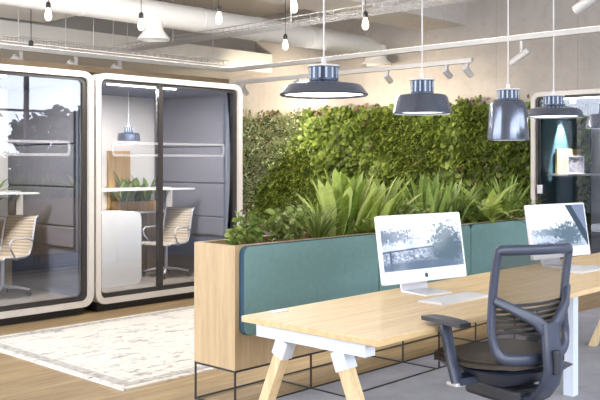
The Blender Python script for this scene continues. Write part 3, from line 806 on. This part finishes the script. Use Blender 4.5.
# Y-shaped spine
def ribbon(path, w, d):
    V = []; F = []; n = len(path)
    for k, p in enumerate(path):
        p = Vector(p); t_ = (Vector(path[min(k + 1, n - 1)]) - Vector(path[max(k - 1, 0)])).normalized()
        s_ = t_.cross(Vector((0, 1, 0))).normalized(); f = s_.cross(t_).normalized()
        ww = w[k] if isinstance(w, list) else w
        for a in range(10):
            an = 2 * PI * a / 10; ca, sa = math.cos(an), math.sin(an)
            V.append(p + s_ * (ww * math.copysign(abs(ca) ** 0.6, ca)) + f * (d * math.copysign(abs(sa) ** 0.6, sa)))
    for k in range(n - 1):
        for a in range(10): F.append((k * 10 + a, k * 10 + (a + 1) % 10, (k + 1) * 10 + (a + 1) % 10, (k + 1) * 10 + a))
    F.append(tuple(range(10))); F.append(tuple((n - 1) * 10 + a for a in range(10)))
    return V, F
b = MB()
for s in (-1, 1):
    x0 = s * 0.222
    b.add(*ribbon([(x0, back_y(x0, 0.9) - 0.008, 0.885 + (0.03 if s > 0 else 0)), (s * 0.16, back_y(.16, .86) - .028, 0.85), (s * 0.07, back_y(.07, .81) - .045, 0.80), (s * 0.022, back_y(0, .76) - .05, 0.755)], [0.018, 0.021, 0.026, 0.036], 0.012))
b.add(*ribbon([(0, back_y(0, .78) - .05, 0.785), (0, back_y(0, .70) - .055, 0.70), (0, back_y(0, .62) - .06, 0.60), (0, -0.29, 0.53), (0, -0.24, 0.47), (0, -0.12, 0.45)], [0.05, 0.052, 0.054, 0.06, 0.065, 0.06], 0.016))
b.build('spine', M['chair_frame'], OC, True, auto=60)
MB().box(-0.018, 0.018, -0.34, -0.322, 0.58, 0.68, 0.006).build('spine_latch', M['chair_dark'], OC)
b = MB()
for k in range(6):
    z = 0.745 + k * 0.022
    b.tube([(x, back_y(x, z) + 0.016, z) for x in [-0.2 + 0.04 * q for q in range(11)]], 0.0075, 6)
b.build('lumbar_bars', M['chair_frame'], OC, True)
def armrest(s, pz):
    x = s * 0.255
    a = MB().bar((s * 0.17, -0.02, 0.525), (s * 0.265, -0.02, 0.525), 0.07, 0.03)
    a.add(*ribbon([(s * 0.265, -0.03, 0.52), (s * 0.272, -0.005, 0.60), (s * 0.262, 0.05, pz - 0.02)], [0.03, 0.027, 0.03], 0.014))
    post = a.build('armrest', M['chair_frame'], OC, True, auto=50)
    bm = bmesh.new(); bmesh.ops.create_cube(bm, size=1); bmesh.ops.subdivide_edges(bm, edges=bm.edges[:], cuts=5, use_grid_fill=True)
    for v in bm.verts:
        X, Y, Z = v.co * 2
        v.co = (x + 0.043 * X * (1 - .25 * abs(Y) ** 4), 0.055 + 0.122 * Y, pz + 0.013 * Z * (1 - 0.3 * max(abs(X), abs(Y)) ** 4) - 0.004 * abs(Y) ** 2)
    MB().bm(bm).build('arm_pad', M['chair_dark'], post, True, auto=50)
    MB().box(x - 0.03, x + 0.03, -0.045, 0.02, 0.502, 0.52, 0.006).build('arm_clamp', M['alu'], post)
armrest(-1, 0.768); armrest(1, 0.66)
MB().tube([(0, 0, 0.15), (0, 0, 0.28)], 0.032, 16).tube([(0, 0, 0.27), (0, 0, 0.43)], 0.02, 16).build('gas_column', M['chrome'], OC, True, auto=50)
for k in range(5):
    a = R(72 * k + 18); c, s_ = math.cos(a), math.sin(a)
    lg = MB().tube([(0.02 * c, 0.02 * s_, 0.16), (0.18 * c, 0.18 * s_, 0.13), (0.30 * c, 0.30 * s_, 0.09)], [0.03, 0.024, 0.016], 10).build('base_leg', M['chair_frame'], OC, True)
    cb = MB()
    for o_ in (-0.016, 0.016):
        px, py = 0.30 * c - s_ * o_, 0.30 * s_ + c * o_
        cb.tube([(px - s_ * -0.009, py + c * -0.009, 0.032), (px - s_ * 0.009, py + c * 0.009, 0.032)], 0.024, 16)
    cb.tube([(0.3 * c, 0.3 * s_, 0.035), (0.3 * c, 0.3 * s_, 0.09)], 0.007, 8)
    cb.build('caster', M['rubber'], lg, True, auto=40)

# ------------------------------------------------------------------ aluminium booth chairs
M['sling'] = None
m, nt, out = node_mat('beige_ribbed_mesh')
v = coords(nt)
wv = nt.nodes.new('ShaderNodeTexWave'); wv.inputs['Scale'].default_value = 9; nt.links.new(v, wv.inputs['Vector']); wv.bands_direction = 'Z'
wv2 = nt.nodes.new('ShaderNodeTexWave'); wv2.inputs['Scale'].default_value = 9; nt.links.new(v, wv2.inputs['Vector']); wv2.bands_direction = 'Y'
bsdf(nt, out, ramp(nt, wv.outputs['Fac'], [(0.0, s2l((160, 144, 120))), (0.5, s2l((190, 174, 150)))]), 0.8, bump=wv.outputs['Fac'], bstr=0.5, bdist=0.01)
M['sling'] = m
def alu_chair(label, loc, rz):
    t = thing('swivel_chair', label, 'chair', loc, rz, 'beige swivel chairs inside the booths')
    prof = [(0.24, 0.44), (0.22, 0.465), (0.12, 0.455), (0.0, 0.445), (-0.12, 0.445), (-0.19, 0.47), (-0.225, 0.54), (-0.25, 0.65), (-0.28, 0.78), (-0.31, 0.88), (-0.345, 0.905)]
    P = [Vector((0, y, z)) for y, z in prof]
    Q = []
    for k in range(len(P) - 1):
        for q in range(3): Q.append(P[k].lerp(P[k + 1], q / 3))
    Q.append(P[-1])
    V = []; F = []; n = len(Q)
    for p in Q: V += [(-0.21, p.y, p.z), (0.21, p.y, p.z)]
    for k in range(n - 1): F.append((2 * k, 2 * k + 1, 2 * k + 3, 2 * k + 2))
    o = MB().add(V, F).build('sling_seat', M['sling'], t, True)
    md = o.modifiers.new('thick', 'SOLIDIFY'); md.thickness = 0.014
    for s in (-1, 1):
        MB().tube([(s * 0.218, p.y, p.z) for p in Q], 0.011, 8).build('side_rail', M['alu'], t, True)
        MB().tube([(s * 0.22, -0.235, 0.62), (s * 0.245, -0.1, 0.66), (s * 0.25, 0.12, 0.66), (s * 0.25, 0.17, 0.63), (s * 0.245, 0.16, 0.56), (s * 0.225, 0.06, 0.455)], 0.010, 8).build('arm', M['alu'], t, True)
    MB().tube([(-0.21, 0.0, 0.435), (0.21, 0.0, 0.435)], 0.014, 8).tube([(0, 0, 0.42), (0, 0, 0.12)], 0.022, 12).build('column', M['alu'], t, True, auto=50)
    for k in range(4):
        a = R(90 * k + 30); c, s_ = math.cos(a), math.sin(a)
        lg = MB().tube([(0, 0, 0.115), (0.15 * c, 0.15 * s_, 0.105), (0.3 * c, 0.3 * s_, 0.075)], [0.022, 0.016, 0.012], 8).build('base_leg', M['alu'], t, True)
        MB().tube([(0.295 * c - 0.012 * s_, 0.295 * s_ + 0.012 * c, 0.03), (0.295 * c + 0.012 * s_, 0.295 * s_ - 0.012 * c, 0.03)], 0.028, 12).tube([(0.295 * c, 0.295 * s_, 0.03), (0.295 * c, 0.295 * s_, 0.08)], 0.007, 6).build('caster', M['rubber'], lg, True, auto=40)
    return t
AC = alu_chair('beige ribbed swivel chair with metal arms inside the left booth', (3.99, 7.74, 0.153), R(112))
AC.scale = (0.85, 0.85, 0.85)
dup(AC, (5.97, 7.76, 0.153), R(108), 'beige ribbed swivel chair with metal arms inside the middle booth')

# padded bench screen legs in left booth
def shelf_plant(label, loc, seed, lab2):
    bx = thing('shelf_planter', lab2, 'planter', loc, 0, 'wooden troughs on the booth shelves')
    b = MB(); b.box(-0.27, 0.27, -0.07, -0.055, 0, 0.11); b.box(-0.27, 0.27, 0.055, 0.07, 0, 0.11); b.box(-0.27, -0.255, -0.055, 0.055, 0, 0.11); b.box(0.255, 0.27, -0.055, 0.055, 0, 0.11); b.box(-0.255, 0.255, -0.055, 0.055, 0, 0.015)
    b.build('trough', M['oak_dark'], bx)
    MB().box(-0.255, 0.255, -0.055, 0.055, 0.05, 0.085).build('soil', M['soil'], bx)
    rg = random.Random(seed)
    t = thing('leafy_plant', label, 'plant', (loc[0], loc[1], loc[2] + 0.085), 0, 'plants on the booth shelves')
    b = MB()
    for k in range(34):
        a = rg.uniform(0, 2 * PI); x = rg.uniform(-0.22, 0.22)
        strap(b, (x, 0, 0), a, rg.uniform(0.6, 1.4), rg.uniform(0.28, 0.46) * (1 - 0.5 * abs(x)) , 0.075, rg.uniform(0.3, 1.2), 6, 0.3, 0.05, 0.55)
    b.build('foliage', M['lf_strap'], t, recalc=False, smooth=True)
shelf_plant('broad-leaved green plant on the shelf of the middle booth', (5.99, 8.38, 0.876), 31, 'wooden planting trough on the shelf of the middle booth')
shelf_plant('broad-leaved green plant at left picture edge inside left booth', (3.98, 8.38, 0.876), 32, 'wooden planting trough on the shelf of the left booth')

# ------------------------------------------------------------------ pendants over the desk
PG = 'pendant lamps over the desk'
def pendant(loc, label, prof, neck_r, neck_h, cord_top, glow_z, glow_r, group=PG):
    """prof: outer shade profile (r, z) from rim up; z relative to rim."""
    t = thing('pendant_lamp', label, 'lamp', loc, 0, group)
    inner = [(max(0.003, r - 0.004), z - 0.003) for r, z in prof][::-1]
    MB().lathe(prof + inner, 48).build('shade', M['enamel'], t, True, auto=22)
    zt = prof[-1][1]
    nk = MB().lathe([(0.0, zt), (neck_r, zt), (neck_r, zt + neck_h * 0.42), (neck_r * 0.96, zt + neck_h * 0.44), (neck_r * 0.96, zt + neck_h * 0.92), (0, zt + neck_h * 0.92)], 40).build('neck', M['neck'], t, True, auto=35)
    b = MB()
    for k in range(14):
        a = 2 * PI * k / 14; c, s = math.cos(a), math.sin(a); r = neck_r * 0.965
        b.bar((r * c, r * s, zt + neck_h * 0.14), (r * c, r * s, zt + neck_h * 0.84), 0.006, neck_r * 0.14, up=(-s, c, 0))
    b.build('vent_slots', M['lamp_gap'], nk)
    MB().lathe([(0.0, zt + neck_h * 0.9), (neck_r * 1.12, zt + neck_h * 0.9), (neck_r * 1.12, zt + neck_h), (0.012, zt + neck_h + 0.004), (0.010, zt + neck_h + 0.03), (0, zt + neck_h + 0.03)], 40).build('cap', M['white'], t, True, auto=35)
    MB().tube([(0, 0, zt + neck_h), (0, 0, cord_top - loc[2])], 0.004, 6).build('cord', M['white'], t)
    MB().lathe([(0.0, glow_z), (glow_r, glow_z), (glow_r, glow_z + 0.008), (0.0, glow_z + 0.008)], 40).build('diffuser', M['lamp_glow'], t)
    return t
wide = [(0.193, 0.0), (0.195, 0.004), (0.17, 0.036), (0.162, 0.044), (0.06, 0.062), (0.055, 0.064)]
trap = [(0.147, 0.0), (0.148, 0.004), (0.127, 0.078), (0.120, 0.088), (0.112, 0.092), (0.05, 0.096)]
bell = [(0.117, 0.0), (0.118, 0.004), (0.112, 0.08), (0.105, 0.18), (0.098, 0.205), (0.085, 0.222), (0.05, 0.226)]
flat = [(0.182, 0.0), (0.183, 0.004), (0.165, 0.034), (0.155, 0.046), (0.065, 0.066), (0.058, 0.068)]
pendant((2.784, 2.5, 1.742), 'wide low blue-grey pendant lamp, leftmost over the desk', wide, 0.064, 0.066, 4.15, 0.006, 0.176)
pendant((3.52, 2.5, 1.694), 'blue-grey drum pendant lamp above the nearer computer', trap, 0.057, 0.075, 4.15, 0.008, 0.138)
pendant((4.36, 2.5, 1.578), 'tall shiny bell-shaped blue-grey pendant lamp over the desk', bell, 0.060, 0.062, 4.15, 0.03, 0.10)
pendant((4.91, 2.5, 1.73), 'shallow wide blue-grey pendant lamp right of the bell-shaped one', flat, 0.060, 0.064, 4.15, 0.006, 0.165)
pendant((5.69, 2.5, 1.685), 'blue-grey drum pendant lamp cut by right picture edge', trap, 0.057, 0.075, 4.15, 0.008, 0.138)
pendant((5.63, 8.0, 1.69), 'small dark pendant lamp hanging inside the middle booth', [(0.128, 0), (0.129, .004), (.12, .075), (.11, .085), (.045, .09)], 0.05, 0.07, 2.235, 0.008, 0.115, 'pendant lamp inside the booth')

# ------------------------------------------------------------------ filament bulbs
BG = 'filament bulbs hanging from the ceiling'
def bulb(loc, label, top=4.15):
    t = thing('filament_bulb', label, 'light bulb', loc, 0, BG)
    MB().lathe([(0.001, -0.115), (0.014, -0.112), (0.027, -0.095), (0.031, -0.075), (0.028, -0.05), (0.018, -0.02), (0.014, 0.0)], 20).build('glass_bulb', M['bulb'], t, True)
    MB().lathe([(0.0, -0.005), (0.018, -0.005), (0.022, 0.005), (0.022, 0.035), (0.014, 0.05), (0.005, 0.055), (0, 0.055)], 20).build('socket', M['black'], t, True, auto=40)
    MB().tube([(0, 0, 0.05), (0, 0, top - loc[2])], 0.0035, 6).build('cord', M['black'], t)
    return t

# ------------------------------------------------------------------ rails, trays, duct
def rail(name, p, q, w, label, mt='white', group='white rails under the ceiling'):
    o = MB().bar(p, q, w, w).build(name, M[mt]); return tag(o, label, 'rail', group)
rail('lighting_rail', (-1.0, 10.09, 2.90), (9.02, 10.09, 2.90), 0.06, 'white lighting rail running above the two left booths')
rail('lighting_rail', (9.0, 10.05, 2.90), (9.0, 0.5, 2.90), 0.06, 'upper white rail across the concrete wall')
rail('lighting_rail', (9.0, 9.95, 2.69), (9.0, 5.65, 2.69), 0.055, 'lower white rail carrying stub spotlights, below the long rail')

M['added_uplight'] = emit('added_uplight_strip', (255, 246, 236), 7)  # added glow, hidden on the rail tops to brighten the ceiling
for rl in [o for o in bpy.data.objects if o.name.startswith('lighting_rail')][:2]:
    xs = [v.co.x for v in rl.data.vertices]; ys = [v.co.y for v in rl.data.vertices]; zt_ = max(v.co.z for v in rl.data.vertices)
    e = 0.02
    if zt_ < 0: continue
    MB().box(min(xs) + e, max(xs) - e, min(ys) + e, max(ys) - e, zt_ - 0.002, zt_ + 0.004).build('added_uplight_strip', M['added_uplight'], rl)

def tray(name, p, q, width, label, rods, top=4.15):
    p = Vector(p); q = Vector(q); d = (q - p); L = d.length; d.normalize(); s = d.cross(Vector((0, 0, 1)))
    t = thing(name, label, 'cable tray', tuple(p), 0, 'wire cable trays')
    b = MB(); r = 0.0045
    for a, z in ((-.5, 0.07), (-.5, 0.0), (-.25, 0), (0, 0), (.25, 0), (.5, 0.0), (.5, 0.07)):
        o = s * (a * width); b.tube([o + Vector((0, 0, z)), o + d * L + Vector((0, 0, z))], r if z == 0 else 0.006, 4)
    n = int(L / 0.11)
    for k in range(n + 1):
        o = d * (L * k / n)
        b.tube([o - s * width / 2 + Vector((0, 0, .07)), o - s * width / 2, o + s * width / 2, o + s * width / 2 + Vector((0, 0, .07))], 0.0035, 4)
    b.build('wire_basket', M['tray'], t)
    for f in rods:
        o = d * f
        MB().tube([o + Vector((0, 0, -0.01)), o + Vector((0, 0, (3.43 if (o + p).x < 6.3 and (o + p).y > 9 else top) - p.z))], 0.0065, 6).build('suspension_rod', M['white'], t)
    return t
M['tray'] = plain('galvanised_wire', (170, 168, 168), 0.4, metal=0.3)
tray('cable_tray', (-1.0, 10.16, 2.98), (9.0, 10.16, 2.98), 0.12, 'wire cable tray on top of the rail above the left booths', [6.46, 7.14, 7.57, 7.89, 8.13, 9.73])
tray('cable_tray', (6.96, 10.1, 3.0), (6.96, 0.5, 3.0), 0.22, 'wire cable tray crossing the top of the picture beneath the round duct', [1.2, 3.35, 4.4, 5.6, 7.4])

# round duct with two outlets
DV, DZd, DR = 8.3, 3.23, 0.155
DU = thing('ventilation_duct', 'white round ventilation duct with two flared outlets under the ceiling', 'duct', (0, DV, DZd))
def elbow(u): # horizontal then bend down
    P = [(3.0, 0, 0), (u - 0.28, 0, 0)]
    for k in range(1, 9):
        a = R(90 * k / 8); P.append((u - 0.28 + 0.28 * math.sin(a), 0, -0.28 + 0.28 * math.cos(a)))
    return P
b = MB().tube(elbow(10.47), DR, 28)
b.build('pipe', M['duct'], DU, True, auto=50)
for u in (5.2, 6.9, 7.9, 8.9, 9.9): MB().tube([(u - 0.012, 0, 0), (u + 0.012, 0, 0)], DR + 0.006, 28).build('joint_band', M['duct'], DU, True, auto=40)
MB().lathe([(DR * 0.98, 0.1), (DR * 0.98, -0.08), (0.17, -0.12), (0.235, -0.18), (0.24, -0.20), (0.22, -0.20), (0.15, -0.13), (0.0, -0.12)], 32, (10.47, 0, -0.07)).build('outlet', M['duct'], DU, True, auto=40)
MB().lathe([(0.115, 0.0), (0.115, -0.2), (0.125, -0.22), (0.19, -0.30), (0.195, -0.32), (0.175, -0.32), (0.11, -0.23), (0.0, -0.22)], 32, (6.2, 0, 0)).build('outlet', M['duct'], DU, True, auto=40)

# track spotlights
def spot(label, loc, direction, length=0.16, r=0.032, drop=0.1):
    t = thing('track_spotlight', label, 'spotlight', loc, 0, 'white spotlights on the rails')
    d = Vector(direction).normalized(); c = Vector((0, 0, -drop))
    MB().bar((0, 0, 0), (0, 0, -drop - 0.03), 0.035, 0.035).build('stem', M['white'], t)
    MB().tube([c - d * length * 0.4, c + d * length * 0.6], r, 16).build('housing', M['white'], t, True, auto=40)
    e = c + d * (length * 0.6 - 0.004)
    MB().tube([e, e + d * 0.006], r * 0.8, 16).build('lens', M['spot_glow'], t)
    return t
SP = []
spots = [(6.95, (1, 0.15, -0.5), 'stub spotlight on lower rail below the duct outlet', 2.66),
         (6.02, (1, 0.1, -0.5), 'left one of the two spotlights near the lower rail\'s right end', 2.66),
         (5.72, (1, 0, -0.6), 'right one of the two spotlights near the lower rail\'s right end', 2.66),
         (4.98, (0.1, 1, -0.55), 'slanted white spotlight on upper rail above the bell-shaped lamp', 2.865),
         (9.75, (1, 0.2, -0.7), 'spotlight at the rail corner above the middle booth', 2.66),
         (8.6, (1, 0.1, -0.6), 'spotlight on lower rail, second from the corner', 2.66)]
for v, d, lab, z in spots:
    t = spot(lab, (9.0, v, z), d, drop=0.09 if z < 2.8 else 0.17, length=0.17 if z < 2.8 else 0.28, r=0.038)
for u, lab in ((5.45, 'V-shaped white spotlight on rail above the left booth'), (6.25, 'white spotlight on rail above the gap between booths'), (6.95, 'white spotlight on rail over the middle booth')):
    spot(lab, (u, 10.09, 2.865), (0.9, -0.25, -0.55), length=0.32, r=0.045, drop=0.14)
spot('long slanted spotlight at the top right corner of picture', (6.96, 3.12, 3.0), (-0.15, 1, -0.62), length=0.42, r=0.04, drop=0.12)

# teal booth contents
SH = tag(MB().box(9.9, 10.95, 4.85, 5.13, 1.275, 1.30).build('wall_shelf', M['booth_white']), 'thin white shelf on the side wall of the teal booth', 'shelf')
tag(MB().box(10.12, 10.75, 5.10, 5.13, 1.30, 1.62).build('wall_board', plain('straw_pin_board', (206, 184, 134), 0.9)), 'cream pin board standing on the shelf in teal booth', 'board')
pf = thing('picture_frame', 'small framed dark abstract picture leaning on the teal booth\'s shelf', 'picture', (10.42, 5.0, 1.30), R(-25))
MB().ring(rr(-0.13, 0.13, 0, 0.23, 0.004), rr(-0.115, 0.115, 0.015, 0.215, 0.002), -0.008, 0.008).build('frame', M['white'], pf)
m, nt, out = node_mat('abstract_print')
bsdf(nt, out, ramp(nt, ntex(nt, coords(nt), 9, 3), [(0.35, s2l((60, 66, 92))), (0.5, s2l((190, 186, 190))), (0.62, s2l((92, 84, 90)))]), 0.5)
MB().box(-0.116, 0.116, -0.003, 0.003, 0.014, 0.216).build('print', m, pf)
BS = thing('booth_stool', 'pale grey seat block inside the teal booth', 'seat', (10.55, 4.45, 0.153))
MB().box(-0.25, 0.25, -0.3, 0.3, 0, 0.42, 0.03).build('base', M['padding'], BS)
MB().box(-0.25, 0.25, -0.3, 0.3, 0.42, 0.52, 0.03).build('cushion', M['soft_white'], BS)

# bulbs hanging across the room
BULBS = []
for loc_, lab in (((3.90, 6.74, 2.80), "filament bulb at upper left over the left booth"),
                  ((4.64, 6.40, 2.76), "filament bulb in front of the duct's left outlet"),
                  ((5.13, 5.89, 2.82), "filament bulb against the round duct, middle of the upper row"),
                  ((6.39, 6.28, 2.74), "filament bulb left of the widest pendant lamp's cord"),
                  ((5.91, 4.81, 2.74), "filament bulb right of the widest pendant lamp's cord"),
                  ((5.10, 4.91, 2.80), "filament bulb cut by the top picture edge")):
    BULBS.append(loc_); bulb(loc_, lab)
bp = (5.11, 9.22, 2.85)
t = thing('hanging_socket', 'small black lamp socket hanging above the left booth', 'lamp socket', bp)
MB().lathe([(0, -0.03), (0.028, -0.03), (0.028, 0.02), (0.008, 0.035), (0, 0.035)], 16).build('socket', M['black'], t, True, auto=40)
MB().tube([(0, 0, 0.03), (0, 0, 3.43 - bp[2])], 0.005, 6).build('cord', M['black'], t)

# ------------------------------------------------------------------ outdoors, seen in the reflections
struct(MB().box(-60, 70, -80, 60, -0.3, -0.13).build('ground', M['bounce_ground']))
rt = random.Random(5)
def tree(loc, h, r, seed, label):
    rg = random.Random(seed)
    t = thing('garden_tree', label, 'tree', loc, 0, 'garden trees outside the windows')
    MB().tube([(0, 0, -0.1), (0.05, 0.02, h * .4), (0.0, 0, h * .8)], [0.14, 0.1, 0.04], 10).build('trunk', M['bark'], t, True)
    b = MB()
    cl = [(rg.uniform(-r, r) * .8, rg.uniform(-r, r) * .8, h * rg.uniform(.35, 0.95), rg.uniform(.3, .5) * r) for _ in range(14)]
    for k in range(4200):
        c = cl[k % 14]
        d = Vector((rg.gauss(0, 1), rg.gauss(0, 1), rg.gauss(0, 1))).normalized() * c[3] * rg.uniform(.5, 1.05)
        oval(b, Vector(c[:3]) + d, (rg.uniform(-1, 1), rg.uniform(-1, 1), rg.uniform(-.2, 1)), 0.26, 0.65, rg)
    b.build('crown', M['lf_tree'], t, recalc=False)
for k, (x, y, h, r) in enumerate(((7.3, -9.9, 3.3, 1.3), (11.0, -9.9, 3.7, 1.4), (14.8, -10, 3.3, 1.4), (18.6, -10, 3.8, 1.4), (22.4, -10, 3.4, 1.4))):
    tree((x, y, -0.1), h, r, 40 + k, 'leafy garden tree reflected in the booth glass')
b = MB(); rh = random.Random(9)
for k in range(6000):
    x = rh.uniform(2, 24); z = rh.uniform(-0.1, 1.75 + 0.15 * math.sin(x * 2.1))
    oval(b, (x, -7.6 + rh.uniform(-.25, .25), z), (rh.uniform(-1, 1), 1, rh.uniform(0, 1)), 0.24, 0.7, rh)
tag(b.build('hedge', M['lf_tree'], recalc=False), 'long dark clipped hedge in the garden below the trees', 'hedge')

# ------------------------------------------------------------------ light
w = bpy.data.worlds.new('sky'); scene.world = w; w.use_nodes = True
nt = w.node_tree
for n in list(nt.nodes): nt.nodes.remove(n)
wo = nt.nodes.new('ShaderNodeOutputWorld'); bg = nt.nodes.new('ShaderNodeBackground')
tc = nt.nodes.new('ShaderNodeTexCoord'); sp_ = nt.nodes.new('ShaderNodeSeparateXYZ'); nt.links.new(tc.outputs['Generated'], sp_.inputs[0])
c = ramp(nt, sp_.outputs[2], [(0.0, (0.93, 0.95, 1.0, 1)), (0.5, (0.80, 0.88, 1.0, 1)), (1.0, (0.62, 0.76, 1.0, 1))])
nt.links.new(c, bg.inputs[0]); bg.inputs[1].default_value = 5.5
nt.links.new(bg.outputs[0], wo.inputs[0])

def portal(loc, rot, sx, sy):
    o = light('window_portal', 'AREA', loc, 1, shape='RECTANGLE', size=sx, size_y=sy)
    o.data.cycles.is_portal = True; o.rotation_euler = rot
portal((4.7, -2.9, 1.72), lookrot((0, 1, 0)), 12.5, 3.3)
portal((-1.5, 8.25, 2.05), lookrot((1, 0, 0)), 9.4, 3.9)
for q in BULBS: light('bulb_light', 'POINT', (q[0], q[1], q[2] - 0.16), 21, (1, 0.96, 0.91), shadow_soft_size=0.04)
# wall washers in the rail spots
for v, e in ((9.75, 300), (8.6, 120), (7.5, 95), (6.95, 28), (6.02, 10), (5.72, 7)):
    l = light('wall_washer', 'SPOT', (9.12, v, 2.56), e, (1.0, 0.83, 0.60), spot_size=R(110), spot_blend=0.9, shadow_soft_size=0.05)
    l.rotation_euler = lookrot((1, 0.8 if v > 9 else 0.15, -0.42))
l = light('booth_downlight', 'SPOT', (10.3, 4.98, 2.18), 240, (1.0, 0.96, 0.95), spot_size=R(46), spot_blend=0.5, shadow_soft_size=0.02)
l.rotation_euler = lookrot((0, 0.22, -1))
for cx in (3.605, 5.555):
    l = light('booth_ceiling_lamp', 'AREA', (cx - 0.3, 7.235, 2.2), 55, (1, 0.95, 0.88), shape='RECTANGLE', size=0.9, size_y=0.08)

# ------------------------------------------------------------------ camera
cam = bpy.data.cameras.new('camera'); co = bpy.data.objects.new('camera', cam); COL.objects.link(co)
co.location = (0, 0, 1.45); co.rotation_euler = (PI / 2, 0, -math.atan2(0.7255, 0.689))
cam.sensor_width = 36; cam.lens = 854 / 600 * 36; cam.shift_y = -38 / 600
cam.clip_start = 0.05
scene.camera = co
vs = scene.view_settings
vs.view_transform = 'Standard'; vs.look = 'None'; vs.gamma = 1; vs.use_curve_mapping = False
vs.exposure = 0.8
scene.cycles.use_denoising = True
scene.cycles.max_bounces = 14; scene.cycles.diffuse_bounces = 8; scene.cycles.transparent_max_bounces = 12
scene.cycles.sample_clamp_indirect = 8
scene.cycles.caustics_reflective = False; scene.cycles.caustics_refractive = False
